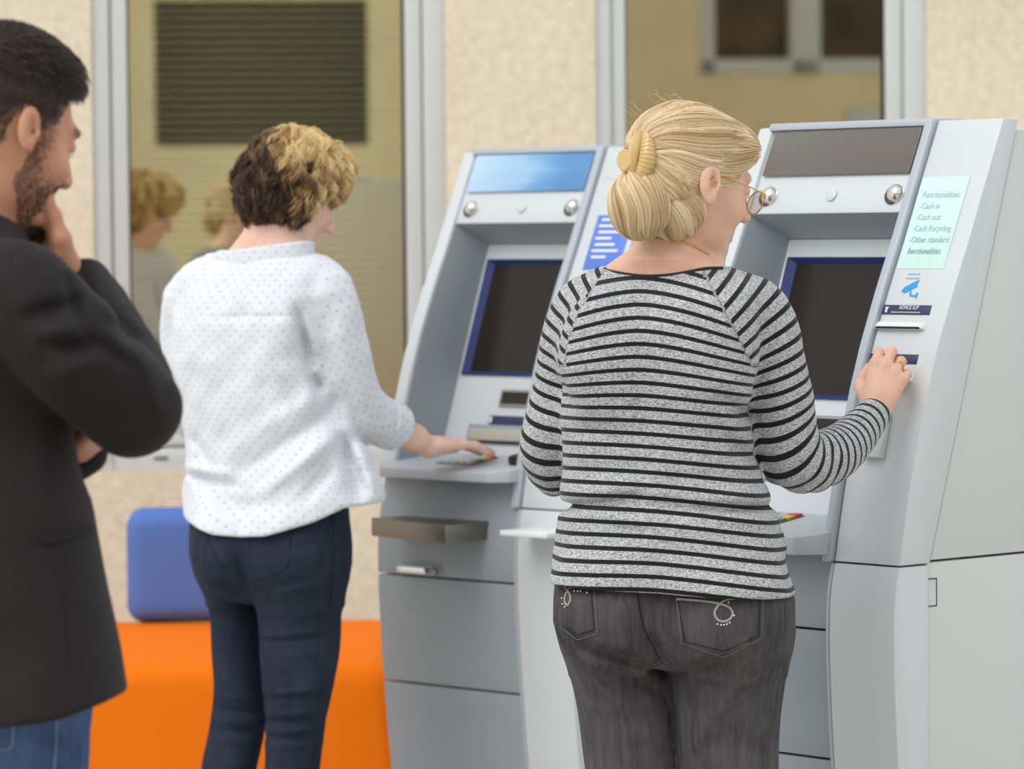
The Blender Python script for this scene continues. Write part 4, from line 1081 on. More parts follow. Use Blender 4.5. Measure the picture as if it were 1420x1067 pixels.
# bun in two rolled lobes under the clip
lobes = [(at(886, 284, 6.425), np.array([.050, .046, .056]), at(886, 236, 6.435), at(912, 334, 6.44), (.0, 1.0)), (at(937, 290, 6.448), np.array([.047, .036, .050]), at(906, 244, 6.43), at(962, 336, 6.47), (.0, 1.0))]
def bunf(P):
    a = sd_ell(P, lobes[0][0], lobes[0][1]); b = sd_ell(P, lobes[1][0], lobes[1][1])
    return smin(a, b, .006)
bun = sdf_obj('bun', lambda P: bunf(P) + .003, lobes[0][0] - .09, lobes[1][0] + .09, .004, hairB.data.materials[0], hairB, root=RB)
for c_, r_, top_, bot_, _ in lobes:
    n = 2600; ax = unit(bot_ - top_); e1 = unit(np.cross(ax, [0, 1, 0])); e2 = np.cross(ax, e1); az = rng.uniform(0, 2*math.pi, n); K = 16
    swirl = 1.0 * px_noise(np.stack([np.cos(az), np.sin(az), az * 0], 1), 3, 31) + rng.normal(0, .06, n)
    pts = []
    lay = 1 + rng.uniform(-.06, .04, n) + .045 * np.sin(az * 4 + 1) + .02 * np.sin(az * 11)
    for i in range(K):
        th_ = .10 + (math.pi - .22) * i / (K - 1); a_ = az + swirl * math.sin(th_) 
        dirv = -ax[None] * math.cos(th_) + (e1[None] * np.cos(a_)[:, None] + e2[None] * np.sin(a_)[:, None]) * math.sin(th_)
        s_ = 1 / np.sqrt(((dirv / r_) ** 2).sum(1)); pts.append(c_ + dirv * (s_ * lay)[:, None])
    t_ = .52 + .26 * np.sin(az * 7 + 1) * .6 + .2 * np.sin(az * 19) * .6 + rng.normal(0, .13, n)
    strands('bun_strands', np.stack(pts, 1), .00048, t_, m_blonde, bun, RB)
# fine hairs at the nape and loose flyaways
rn = sample_surface(lambda P: bodyB(P), at(930, 320, 6.38) - .05, at(950, 290, 6.5) + .06, 500, .001, lambda P: (P[:, 2] > at(930, 335, 6.45)[2]) & (P[:, 2] < at(930, 285, 6.45)[2]) & (P[:, 1] < 6.52) & (P[:, 0] < at(962, 0, 6.5)[0]))
strands('nape_hair', sweep(rn, bodyB, at(912, 262, 6.43), 8, .0025, stop=.03, seed=9), .0003, .4 + rng.normal(0, .1, len(rn)), m_blonde, hairB, RB)
fr = rootsB[rng.integers(0, 7000, 70)]; d_, g_ = grad(shellB, fr); up_ = np.linspace(0, 1, 9)
rng_o = rng.normal(0, .6, (70, 3)); fly = np.stack([fr + g_ * (.003 + .009 * t * rng.uniform(.1, 1, (70, 1))) + unit(clip - cB) * .035 * t + rng_o * .012 * t * t for t in up_], 1)
strands('flyaway_hair', fly, .0002, .75 + rng.normal(0, .1, 70), m_blonde, hairB, RB)
# claw clip
m_clip = mat('amber_plastic', (216, 184, 124), rough=.3, coat=.5); m_clip_d = mat('amber_groove', (178, 144, 88), rough=.4)
def claw(px, Y, w, nrm, thick, name, parent):
    P = np.array([at(x, y, Y + dy) for x, y, dy in px]) - RB; n_ = unit(nrm); rows = []
    bm = bmesh.new(); K = len(P); q = catmull(P, 4); K = len(q)
    for i, p in enumerate(q):
        t = i / (K - 1); tg = unit(q[min(i+1, K-1)] - q[max(i-1, 0)]); side_ = unit(np.cross(tg, n_)); ww = w * (.25 + .75 * math.sin(math.pi * min(1, t * .86 + .10)) ** .7)
        nn_ = np.cross(side_, tg); rows.append([tuple(p + side_ * ww * a + nn_ * (thick * b + .010 * (1 - a * a))) for a, b in ((-1, 0), (-.5, 0), (0, 0), (.5, 0), (1, 0), (1, 1), (.5, 1), (0, 1), (-.5, 1), (-1, 1))])
    bm_loft(bm, rows); return finish(bm, name, m_clip, parent, sharp=45), rows
cl, rows = claw([(897, 190, -.075), (899, 206, -.088), (897, 226, -.092), (889, 246, -.086), (884, 254, -.078)], 6.50, .0145, (.1, -1, .05), .003, 'hair_clip', ST)
for i in range(2, len(rows) - 2):
    tube('ridge', [Vector(rows[i][j]) for j in (9, 8, 7, 6, 5)], .0005, m_clip_d, cl, n=5)
    a, b = Vector(rows[i][9]), Vector(rows[i+1][9]) if i + 1 < len(rows) else Vector(rows[i][9])
claw([(889, 188, -.06), (881, 202, -.080), (879, 222, -.084), (880, 242, -.08)], 6.50, .011, (-.5, -1, .0), .003, 'clip_half', cl)
pd = at(866, 222, 6.415) - RB; bm = bmesh.new()
Rz = [[(r * 1.0 * math.cos(t), r * 1.35 * math.sin(t), z) for t in np.linspace(0, 2*math.pi, 29)[:-1]] for r, z in ((.0125, 0), (.0135, .0012), (.0125, .003))]
bm_loft(bm, Rz); Mx = Vector((-.45, -.85, .1)).to_track_quat('Z', 'Y').to_matrix().to_4x4(); Mx.translation = Vector(pd); bm.transform(Mx); finish(bm, 'clip_handle', m_clip, cl)
tube('clip_hinge', [tuple(at(872, 217, 6.42) - RB), tuple(at(884, 216, 6.415) - RB)], .0035, m_clip, cl, n=10)
tube('clip_hinge', [tuple(at(872, 228, 6.42) - RB), tuple(at(884, 230, 6.415) - RB)], .0028, m_gold, cl, n=10)
# ------------------------------------------------------------------ woman in the white blouse
YW = 8.30; yawW = math.radians(36)
WT, RW = person('short-haired woman in white dotted blouse with her hand on the farther cash machine', (-.50, 8.33, 0))
torW = Loft(rows_from([(347, 305, 424, .048), (358, 284, 440, .070), (376, 262, 458, .088), (408, 243, 468, .105), (450, 234, 462, .118), (500, 237, 456, .125), (550, 247, 470, .125),
    (600, 256, 492, .125), (650, 257, 514, .132), (690, 256, 530, .140), (750, 254, 538, .142)], YW, yawW), yawW, 2.3)
wR_p, wR_r = lerp_rad([at(424, 384, 8.27), at(452, 408, 8.23), at(476, 480, 8.22), at(500, 560, 8.27), at(544, 592, 8.36)], [.044, .062, .058, .056, .047], 5)
wL_p, wL_r = lerp_rad([at(285, 388, 8.34), at(263, 415, 8.40), at(254, 490, 8.43), at(252, 562, 8.45), at(285, 585, 8.58), at(330, 590, 8.70)], [.044, .058, .054, .050, .044, .036], 4)
hx = [at(a, b, YW) for a, b in ((240, 716), (256, 722), (300, 736), (340, 739), (372, 736), (440, 716), (482, 697), (520, 693), (545, 690))]
hxx, hxz = [p[0] for p in hx], [p[2] for p in hx]
def hemW(P): return np.interp(P[:, 0], hxx, hxz) - P[:, 2]
foldsW = [((418, 425), (436, 515), .012, -.012), ((436, 515), (452, 545), .012, -.010), ((330, 660), (470, 560), .016, -.007), ((350, 690), (490, 585), .018, .008), ((300, 640), (460, 530), .02, .005),
          ((262, 640), (350, 720), .02, -.006), ((268, 600), (300, 660), .014, -.007), ((258, 648), (330, 655), .012, .007), ((258, 660), (340, 672), .010, -.008), ((470, 590), (505, 690), .016, -.010), ((500, 610), (530, 690), .014, .006), ((285, 440), (418, 436), .005, -.0025),
          ((395, 520), (440, 600), .014, -.005), ((350, 460), (310, 560), .03, -.004), ((455, 430), (470, 520), .016, -.004), ((480, 520), (505, 585), .014, -.006), ((300, 700), (400, 690), .02, -.005), ((420, 690), (470, 640), .016, -.006), ((340, 440), (352, 430), .012, -.003)]
FW = [(at(*a, YW), at(*b, YW), w, amp) for a, b, w, amp in foldsW]
def blouse(P, inset=0.0):
    d = torW(P, inset)
    d = smin(d, sd_ell(P, at(318, 765, 8.26), np.array([.085, .098, .12])) + inset, .05); d = smin(d, sd_ell(P, at(412, 765, 8.20), np.array([.095, .098, .12])) + inset, .05)
    aR = near(lambda Q: sd_chain(Q, wR_p, wR_r - inset)[0], at(485, 490, 8.3), .30)(P); aL = near(lambda Q: sd_chain(Q, wL_p, wL_r - inset)[0], at(275, 490, 8.5), .34)(P)
    d = smin(d, aR, .02); d = smin(d, aL, .02)
    if inset == 0:
        for a, b, w, amp in FW: d = d + 1.7 * fold(P, a, b, w, amp)
        d = d + .0045 * px_noise(P, 20, 43) + .0035 * px_noise(P, 48, 44) + .0010 * px_noise(P, 120, 45)
        d = smax(d, hemW(P), .006)
    else: d = np.maximum(d, hemW(P) + .04)
    return d
def dot_attr(V):
    lx, ly = torW.local(V); ang = np.arctan2(lx, -ly); u = ang * .17; v = V[:, 2].copy()
    for pp, rr in ((wR_p, wR_r), (wL_p, wL_r)):
        d, _ = sd_chain(V, pp, rr); m = d < .012
        m &= (V[:, 0] > at(425, 480, YW)[0]) if pp is wR_p else (V[:, 0] < at(262, 480, YW)[0]) & (V[:, 1] > YW)
        q = soft_axis(pp, .05); s = axis_s(V[m], q); i = np.clip((s / .014).astype(int), 0, len(q) - 1)
        c = np.stack([np.interp(s, np.concatenate([[0], np.cumsum(np.linalg.norm(np.diff(q, axis=0), axis=1))]), q[:, a]) for a in range(3)], 1)
        w = V[m] - c; u[m] = np.arctan2(w[:, 1], w[:, 0]) * .058; v[m] = s
    return {'du': u, 'dv': v}
def dot_mat():
    m, nt, p = new_mat('dotted_cotton'); L = nt.links
    a = N(nt, 'ShaderNodeAttribute', attribute_name='du'); b = N(nt, 'ShaderNodeAttribute', attribute_name='dv')
    def M2(op, x, y):
        n = N(nt, 'ShaderNodeMath', operation=op)
        for i, v in enumerate((x, y)):
            if isinstance(v, (int, float)): n.inputs[i].default_value = v
            elif v is not None: L.new(v, n.inputs[i])
        return n.outputs[0]
    P_ = .0235
    u = M2('DIVIDE', a.outputs['Fac'], P_); v = M2('DIVIDE', b.outputs['Fac'], P_)
    r, s = M2('ADD', u, v), M2('SUBTRACT', u, v)          # staggered rows
    d1 = M2('SUBTRACT', M2('FRACT', r, None), .5); d2 = M2('SUBTRACT', M2('FRACT', s, None), .5)
    dd = M2('SQRT', M2('ADD', M2('MULTIPLY', d1, d1), M2('MULTIPLY', d2, d2)), None)
    mr = N(nt, 'ShaderNodeMapRange'); mr.inputs['From Min'].default_value = .09; mr.inputs['From Max'].default_value = .17; L.new(dd, mr.inputs['Value'])
    mx = N(nt, 'ShaderNodeMix', data_type='RGBA'); mx.inputs[6].default_value = (*lin((182, 188, 202)), 1); mx.inputs[7].default_value = (*lin((224, 227, 234)), 1)
    L.new(mr.outputs[0], mx.inputs[0]); L.new(mx.outputs[2], p.inputs['Base Color'])
    p.inputs['Roughness'].default_value = .9; p.inputs['Specular IOR Level'].default_value = .15
    tc = N(nt, 'ShaderNodeTexCoord'); nz = N(nt, 'ShaderNodeTexNoise', Scale=38.0, Detail=5.0, Roughness=.6); L.new(tc.outputs['Object'], nz.inputs['Vector'])
    bp = N(nt, 'ShaderNodeBump', Strength=.35, Distance=.006); L.new(nz.outputs['Fac'], bp.inputs['Height']); L.new(bp.outputs[0], p.inputs['Normal'])
    return m
m_dot = dot_mat()
blo = sdf_obj('blouse', blouse, (-.82, 8.02, .78), (-.16, 8.85, 1.46), .006, m_dot, WT, attr=dot_attr, root=RW)
# rolled cuff and stand collar
ca, cb = wR_p[-1], wR_p[-4]; cax = unit(ca - cb)
def cuffW(P):
    v = P - ca; t = v @ cax; r = np.sqrt(np.maximum((v * v).sum(1) - t * t, 0))
    d = np.sqrt(np.maximum(np.abs(t + .018) - .022, 0) ** 2 + (r - .0475) ** 2) - .0065
    return d + .0018 * px_noise(P, 70, 51)
sdf_obj('rolled_cuff', cuffW, ca - .09, ca + .09, .005, m_dot, blo, attr=lambda V: {'du': V[:, 0] * 1.0, 'dv': V[:, 2]}, root=RW)
colW = Loft(rows_from([(325, 296, 434, .070), (345, 288, 432, .070), (375, 284, 432, .070)], YW, yawW), yawW, 2.1)
c1, c2 = at(284, 374, YW), at(430, 356, YW); c3, c4 = at(284, 352, YW), at(420, 334, YW)
def collarW(P):
    zb = np.interp(P[:, 0], (c1[0], c2[0]), (c1[2], c2[2])); zt = np.interp(P[:, 0], (c3[0], c4[0]), (c3[2], c4[2]))
    return smax(np.abs(colW(P, caps=False)) - .0042, np.maximum(zb - P[:, 2], P[:, 2] - zt), .004)
sdf_obj('collar', collarW, at(270, 380, 8.1), at(445, 325, 8.5), .0045, m_dot, blo, attr=lambda V: {'du': V[:, 0] * 1.0, 'dv': V[:, 2]}, root=RW)
# jeans
hipW = Loft(rows_from([(690, 270, 482, .095), (730, 261, 484, .110), (770, 263, 485, .118), (800, 276, 480, .105), (828, 300, 464, .08)], YW, yawW), yawW, 2.25)
legW = [Loft(rows_from(r, YW + dy, yawW), yawW, 2.1) for r, dy in (
    ([(795, 284, 364, .074), (835, 291, 366, .074), (889, 294, 369, .070), (950, 298, 372, .063), (996, 293, 372, .058), (1020, 288, 365, .055), (1067, 279, 356, .055), (1130, 272, 342, .050), (1220, 282, 322, .038)], .06),
    ([(795, 346, 470, .082), (835, 351, 474, .084), (908, 360, 470, .074), (965, 366, 460, .064), (1003, 368, 451, .058), (1067, 367, 443, .055), (1130, 372, 435, .050), (1220, 384, 426, .038)], -.05))]
foldsK = [((356, 878), (460, 866), .006, .004), ((358, 885), (465, 872), .006, -.005), ((365, 955), (460, 945), .007, .005), ((366, 965), (458, 955), .007, -.005), ((368, 985), (452, 978), .007, .006), ((368, 995), (450, 990), .006, -.006), ((369, 1008), (449, 1002), .007, .006), ((369, 1018), (447, 1014), .006, -.005), ((368, 1030), (446, 1024), .007, .004),
          ((297, 965), (366, 972), .006, .004), ((296, 985), (368, 990), .006, -.005), ((294, 1000), (368, 1004), .007, .006), ((292, 1014), (366, 1018), .006, -.006), ((290, 1026), (362, 1030), .007, .004), ((360, 815), (455, 797), .008, .004), ((370, 905), (460, 896), .008, .003),
          ((292, 834), (352, 836), .007, -.004), ((330, 742), (352, 815), .010, -.006), ((352, 815), (358, 900), .008, -.008), ((300, 805), (352, 818), .012, -.008), ((352, 818), (440, 792), .010, -.006), ((400, 752), (470, 740), .008, -.003), ((376, 930), (460, 922), .01, -.003)]
FK = [(at(*a, YW), at(*b, YW), w, amp) for a, b, w, amp in foldsK]
def jeansW(P, inset=0.0):
    d = hipW(P, inset)
    d = smin(d, sd_ell(P, at(318, 770, 8.26), np.array([.070, .085, .085])) + inset, .06); d = smin(d, sd_ell(P, at(415, 770, 8.20), np.array([.080, .085, .085])) + inset, .06)
    d = smin(d, np.minimum(legW[0](P, inset), legW[1](P, inset)), .04)
    d = d + .012 * np.clip(-hemW(P) / .02 - .2, 0, 1.5)
    if inset == 0:
        for a, b, w, amp in FK: d = d + fold(P, a, b, w, amp)
        d = d + .0012 * px_noise(P, 40, 61)
    return d
m_jeansW = denim('dark_navy_denim', (30, 36, 50), (46, 54, 72), streak=(60, 60, 8))
jw = sdf_obj('jeans', jeansW, (-.72, 8.05, .05), (-.30, 8.52, .92), .0065, m_jeansW, WT, root=RW)
m_thread_n = mat('navy_thread', (16, 20, 30), rough=.9)
for s in ([(462, 700), (461, 720), (462, 742), (464, 766), (462, 800), (458, 840)], [(404, 728), (402, 760), (398, 786), (372, 800), (352, 805)], [(286, 738), (296, 768), (312, 790)]):
    drape_tube('seam', jeansW, s, 7.95, 8.5, .0012, m_thread_n, jw, RW, off=.0008, n=5)
pb = surf_pts(jeansW, [(452, 712)], 7.95, 8.5, .001)[0] - RW
bm = bmesh.new(); bmesh.ops.create_icosphere(bm, subdivisions=2, radius=.004); bm.transform(Matrix.Translation(Vector(pb))); finish(bm, 'rivet', mat('copper_rivet', (190, 150, 120), rough=.3, metal=.8), jw)
# head, neck, hand
cW = at(402, 272, 8.32); TW = frame_yp(math.radians(60), math.radians(25), math.radians(-4)); kW = 1.0
headW = near(lambda P: sd_head((P - cW) @ TW / kW) * kW, cW, .19)
neckW = Loft(rows_from([(290, 350, 415, .048), (305, 344, 420, .050), (322, 336, 426, .052), (340, 322, 430, .056), (360, 304, 430, .060), (390, 310, 425, .06)], 8.31, yawW), yawW, 2.15)
handW = Hand(at(594, 620, 8.43), (.75, .62, .06), (-.10, .02, 1.0), (-.6, .7, .1), ((.22, .16, .10), (.22, .16, .10), (.24, .16, .10), (.28, .18, .12)), thumb=((.85, .5, -.02), (.95, .3, -.08), (1.0, .1, -.12)), scale=1.0, spread=(.04, .01, -.02, -.05))
ankW = [np.array([-.625, 8.40, .085]), np.array([-.47, 8.26, .085])]
def bodyW(P):
    d = smin(headW(P), neckW(P), .02); d = smin(d, sd_cap(P, at(390, 300, 8.31), at(372, 345, 8.31), .048, .05), .02)
    d = smin(d, np.minimum(blouse(P, .042), jeansW(P, .025)), .01)
    d = smin(d, sd_chain(P, [wR_p[-6], wR_p[-1], at(575, 608, 8.40), handW.w], [.036, .037, .029, .0225], .01)[0], .015)
    d = smin(d, handW(P), .010)
    return smin(d, legs_and_feet(P, ankW, yawW), .02)
bodW = sdf_obj('body', bodyW, (-.84, 8.0, 0), (.0, 8.86, 1.70), .012, m_skin_p, WT, root=RW, fine=(((-.62, -.36, .0036), (-.22, -.01, .0032)), ((8.2, 8.46, .0040), (8.46, 8.62, .0034)), ((1.40, 1.66, .0036), (.90, 1.05, .0028))))
add_eyes(TW, cW, bodW, RW, kW)
shoes(ankW, yawW, m_shoe, WT, RW)
# hair: short, loose waves; brown below and behind, blonde on top and in front
def shellW(P):
    q = (P - cW) @ TW / kW
    d = sd_ell(q, np.array([0, -.010, .040]), np.array([.088, .096, .097]))
    d = smin(d, sd_ell(q, np.array([0, -.050, -.018]), np.array([.068, .050, .052])), .03)
    d = smin(d, sd_ell(q, np.array([0, .050, .075]), np.array([.062, .052, .042])), .03)
    m = np.stack([np.abs(q[:, 0]), q[:, 1], q[:, 2]], 1)
    d = smin(d, sd_ell(m, np.array([.068, -.006, -.012]), np.array([.028, .038, .046])), .02)
    return d * kW
def lineW(P):
    q = (P - cW) @ TW / kW; y, z = q[:, 1], q[:, 2]
    front = y - np.where(z > .012, .050 + .42 * z, .020); low = (-.050 + .20 * np.minimum(y + .02, 0)) - z
    return np.maximum(front, low)
hbW = mat('hair_base_brown', (70, 48, 34), rough=.6)
hairW = sdf_obj('hair', lambda P: smax(shellW(P) + .004, lineW(P) * kW * .8, .008), cW - .17, cW + .17, .0055, hbW, WT, root=RW)
m_wave = hair_mat('brown_blonde_hair', [(0, (44, 27, 20)), (1, (244, 220, 164)), (.28, (92, 62, 42)), (.5, (174, 136, 88)), (.75, (226, 192, 132))], rough=.38)
def to_h(P, c, T, k): return (P - c) @ T / k
def unit_rows(v): return v / (np.linalg.norm(v, axis=1, keepdims=True) + 1e-9)
def locks(roots, f, c, T, k, crown, nl, per, K, length, lift, curl, fwdbias, seed, spread=.006):
    """wavy locks: guide curves over the shell, each with a bundle of strands"""
    r = np.random.default_rng(seed); G = roots[r.integers(0, len(roots), nl)]; P = G.copy(); out = [P.copy()]
    ph = r.uniform(0, 6.28, nl); fr = r.uniform(.8, 1.3, nl); Ln = length * r.uniform(.7, 1.25, nl); lf = lift * r.uniform(.3, 1.3, nl); cs = r.choice([-1, 1], nl)
    dd0, g = grad(f, P); g /= np.linalg.norm(g, axis=1, keepdims=True)
    away = P - (c + T @ (np.array(crown) * k)); 
    t = away - g * (away * g).sum(1, keepdims=True); t /= np.linalg.norm(t, axis=1, keepdims=True) + 1e-9
    t = t + T[:, 1] * fwdbias(to_h(P, c, T, k))[:, None]; t /= np.linalg.norm(t, axis=1, keepdims=True)
    for i in range(1, K):
        u = i / (K - 1); d, g = grad(f, P); g /= np.linalg.norm(g, axis=1, keepdims=True) + 1e-9
        t = t + np.array([0, 0, -.10]); t = t - g * (t * g).sum(1, keepdims=True); t /= np.linalg.norm(t, axis=1, keepdims=True) + 1e-9
        s = np.cross(g, t); w = (curl * np.sin(u * 7.5 * fr + ph) * cs)[:, None]
        dirn = t + s * w; dirn /= np.linalg.norm(dirn, axis=1, keepdims=True)
        P = P + dirn * (Ln / (K - 1))[:, None]; d, g = grad(f, P)
        lev = lf * np.sin(np.pi * min(1, u * 1.15)) * (1 + .5 * np.sin(u * 8 * fr + ph)) + .002
        P = P - g * ((d - lev) / ((g * g).sum(1) + 1e-6))[:, None] * .8
        out.append(P.copy())
    G_ = np.stack(out, 1)                                   # nl, K, 3
    vr = r.uniform(.6, 1.4, (nl, per, 1, 1)); off = r.normal(0, 1, (nl, per, 3)); off /= np.maximum(1, np.linalg.norm(off, axis=2, keepdims=True) / 1.6)
    prof_ = np.interp(np.linspace(0, 1, K), [0, .25, .7, 1], [1.3, 1.0, .8, .25])
    S_ = G_[:, None] + off[:, :, None] * (spread * prof_)[None, None, :, None] * r.uniform(.6, 1.3, (nl, 1, 1, 1))
    G0 = G_.mean(1, keepdims=True)[:, None]; S_ = S_ + (np.linspace(0, 1, K)[None, None, :, None] ** 1.5) * .012 * (vr - 1) * unit_rows(G_[:, -1] - G_[:, 0])[:, None, None]
    S_ = S_ + .0022 * r.normal(0, 1, (nl, per, 1, 3)) * np.sin(np.linspace(0, 9, K))[None, None, :, None]
    return S_.reshape(nl * per, K, 3), np.repeat(G, per, axis=0), np.repeat(np.arange(nl), per)
rootsW = sample_surface(shellW, cW - .17, cW + .17, 4000, -.002, lambda P: lineW(P) < .0)
LW, RWt, idw = locks(rootsW, shellW, cW, TW, kW, (0, -.035, .13), 440, 40, 14, .085, .012, .75, lambda q: np.clip(q[:, 1] * 8 + q[:, 2] * 3, -.2, .9), 77, spread=.0072)
tip = to_h(LW[:, -1], cW, TW, kW); mid = to_h(LW[:, 8], cW, TW, kW)
ok = ~(((tip[:, 1] > .030) & (tip[:, 2] < -.012)) | ((tip[:, 1] > .012) & (tip[:, 2] < -.045)) | ((mid[:, 1] > .03) & (mid[:, 2] < -.006)))
LW, RWt, idw = LW[ok], RWt[ok], idw[ok]
hq = to_h(RWt, cW, TW, kW); r_ = np.random.default_rng(5)
bl_ = np.clip((hq[:, 1] * 1.3 + hq[:, 2] * .80 + .056 + .028 * px_noise(RWt, 45, 12)) / .095, 0, 1); bl_ = bl_ * bl_ * (3 - 2 * bl_)
lockt = r_.normal(0, .22, 440)[idw]; tW = .12 + .74 * bl_ ** .75 + lockt * (.55 + .9 * bl_) + r_.normal(0, .07, len(idw)) + .12 * (r_.random(440)[idw] > .85)
strands('hair_locks', LW, .0006, tW, m_wave, hairW, RW)
rootsN = sample_surface(shellW, cW - .17, cW + .17, 2600, -.002, lambda P: (lineW(P) > -.05) & (lineW(P) < .004) & (to_h(P, cW, TW, kW)[:, 1] < .02) & (to_h(P, cW, TW, kW)[:, 2] < .03))
LN, RNt, idn = locks(rootsN, shellW, cW, TW, kW, (0, -.035, .13), 200, 26, 9, .040, .004, .35, lambda q: q[:, 1] * 0, 78, spread=.007)
strands('nape_locks', LN, .0005, .10 + r_.normal(0, .07, len(idn)) + .25 * (to_h(RNt, cW, TW, kW)[:, 1] > -.01), m_wave, hairW, RW)
# ------------------------------------------------------------------ man in the black jacket
YM = 5.20; yawM = math.radians(62)
MN, RM = person('dark-haired bearded man in black jacket holding a hand to his chin', (-.72, 5.2, 0))
m_jacket = mat('black_wool', (27, 23, 23), rough=.75, spec=.28, noise=.12, nscale=500, bump=.3, bscale=900)
torM = Loft(rows_from([(330, -110, 16, .060), (350, -150, 44, .080), (380, -176, 76, .103), (430, -196, 96, .125), (500, -200, 102, .130), (600, -200, 106, .130), (650, -201, 118, .132), (700, -206, 131, .136), (800, -216, 152, .142), (880, -222, 170, .147), (990, -230, 192, .150)], YM, yawM), yawM, 2.35)
mR_p, mR_r = lerp_rad([at(-6, 384, 5.09), at(38, 414, 5.04), at(112, 500, 5.03), at(184, 568, 5.07)], [.050, .068, .070, .064], 5)
mF_p, mF_r = lerp_rad([at(186, 566, 5.075), at(161, 486, 5.15), at(119, 394, 5.25)], [.062, .053, .036], 5)
mL_p, mL_r = lerp_rad([at(-110, 380, 5.36), at(-60, 480, 5.42), at(0, 590, 5.44), at(60, 610, 5.36), at(112, 628, 5.24)], [.07, .068, .062, .052, .040], 4)
jl, jr = at(-60, 990, YM), at(186, 940, YM); jm = at(118, 962, YM)
def hemM(P): return np.interp(P[:, 0], (jl[0], at(0, 978, YM)[0], jm[0], jr[0]), (jl[2], at(0, 978, YM)[2], jm[2], jr[2])) - P[:, 2]
foldsM = [((110, 420), (40, 440), .012, -.016), ((128, 450), (50, 475), .012, .012), ((140, 480), (60, 470), .010, -.016), ((152, 500), (70, 520), .014, .010), ((120, 560), (225, 600), .012, -.004), ((60, 545), (180, 590), .02, -.005), ((196, 520), (205, 590), .010, -.004), ((208, 515), (222, 585), .010, .005), ((10, 350), (40, 420), .02, -.003), ((92, 600), (105, 700), .02, -.006), ((88, 770), (116, 955), .003, -.0025), ((60, 620), (90, 740), .03, .004), ((0, 850), (60, 930), .03, -.004)]
foldsM += [((90, 376), (138, 482), .008, -.013), ((140, 470), (184, 508), .008, -.010), ((140, 400), (170, 470), .010, .005), ((150, 440), (190, 480), .008, -.008), ((176, 470), (214, 520), .010, .006)]
FM = [(at(*a, 5.03), at(*b, 5.03), w, amp) for a, b, w, amp in foldsM]
def jacket(P, inset=0.0):
    d = torM(P, inset)
    aR = near(lambda Q: smin(sd_chain(Q, mR_p, mR_r - inset)[0], sd_chain(Q, mF_p, mF_r - inset)[0], .006), at(110, 480, 5.1), .30)(P); aL = near(lambda Q: sd_chain(Q, mL_p, mL_r - inset)[0], at(0, 520, 5.36), .34)(P)
    d = smin(d, aR, .02); d = np.minimum(d, aL)
    if inset == 0:
        for a, b, w, amp in FM: d = d + fold(P, a, b, w, amp)
        d = d + .0025 * px_noise(P, 18, 71); v = P - at(172, 520, 5.12); r = np.sqrt((v * v).sum(1)); d = d + .0025 * np.sin(r * 170) * np.exp(-(r / .07) ** 2)
        d = smax(d, hemM(P), .006)
    else: d = np.maximum(d, hemM(P) + .05)
    return d
jk = sdf_obj('jacket', jacket, (-1.05, 4.82, .80), (-.40, 5.60, 1.50), .0055, m_jacket, MN, root=RM)
# welt pocket and dart seam
m_jacket.node_tree.nodes['Principled BSDF'].inputs['Sheen Weight'].default_value = .05
m_welt = mat('jacket_welt', (22, 19, 19), rough=.9)
drape_tube('welt_pocket', jacket, [(57, 753), (80, 749), (105, 743), (131, 736)], 4.8, 5.4, .0034, m_jacket, jk, RM, off=.001, n=6)
drape_tube('pocket_mouth', jacket, [(58, 748), (80, 744), (105, 738), (131, 731)], 4.8, 5.4, .0016, m_welt, jk, RM, off=.001, n=6)
drape_tube('dart_seam', jacket, [(88, 762), (98, 820), (108, 890), (118, 955)], 4.8, 5.4, .0009, m_welt, jk, RM, off=.0004, n=5)
drape_tube('armhole_seam', jacket, [(18, 352), (8, 400), (14, 460), (30, 520)], 4.7, 5.4, .0010, m_welt, jk, RM, off=.0004, n=5)
# collar of jacket and dark shirt
cM = at(3, 180, 5.22); TM = frame_yp(math.radians(48), math.radians(22)); kM = 1.03
neckM = Loft(rows_from([(235, -72, 20, .056), (270, -82, 24, .058), (300, -94, 24, .062), (330, -110, 20, .066), (370, -120, 10, .07)], 5.22, math.radians(55)), math.radians(55), 2.1)
colM = Loft(rows_from([(260, -100, 30, .068), (300, -106, 33, .070), (340, -114, 38, .076)], 5.22, math.radians(55)), math.radians(55), 2.1)
m_shirtM = mat('dark_plum_shirt', (52, 42, 48), rough=.8, noise=.25, nscale=160)
a1, a2, a3, a4 = at(-100, 268, 5.2), at(36, 322, 5.2), at(-100, 330, 5.2), at(40, 345, 5.2)
def collarM(P):
    zt = np.interp(P[:, 0], (a1[0], at(0, 284, 5.2)[0], a2[0]), (a1[2], at(0, 284, 5.2)[2], a2[2])); zb = np.interp(P[:, 0], (a3[0], a4[0]), (a3[2], a4[2]))
    return smax(np.abs(colM(P, caps=False)) - .004, np.maximum(zb - P[:, 2], P[:, 2] - zt), .003)
sdf_obj('shirt_collar', collarM, at(-130, 355, 5.05), at(60, 250, 5.4), .005, m_shirtM, MN, root=RM)
b1, b2 = at(-110, 292, 5.2), at(30, 335, 5.2)
jcol = Loft(rows_from([(270, -112, 26, .078), (330, -124, 36, .086), (370, -135, 45, .092)], 5.22, math.radians(55)), math.radians(55), 2.1)
def jcollar(P):
    zt = np.interp(P[:, 0], (b1[0], at(0, 308, 5.2)[0], b2[0]), (b1[2], at(0, 308, 5.2)[2], b2[2]))
    return smax(np.abs(jcol(P, caps=False)) - .006, np.maximum(zt - .07 - P[:, 2], P[:, 2] - zt), .004)
sdf_obj('jacket_collar', jcollar, at(-150, 400, 5.0), at(70, 270, 5.45), .006, m_jacket, jk, root=RM)
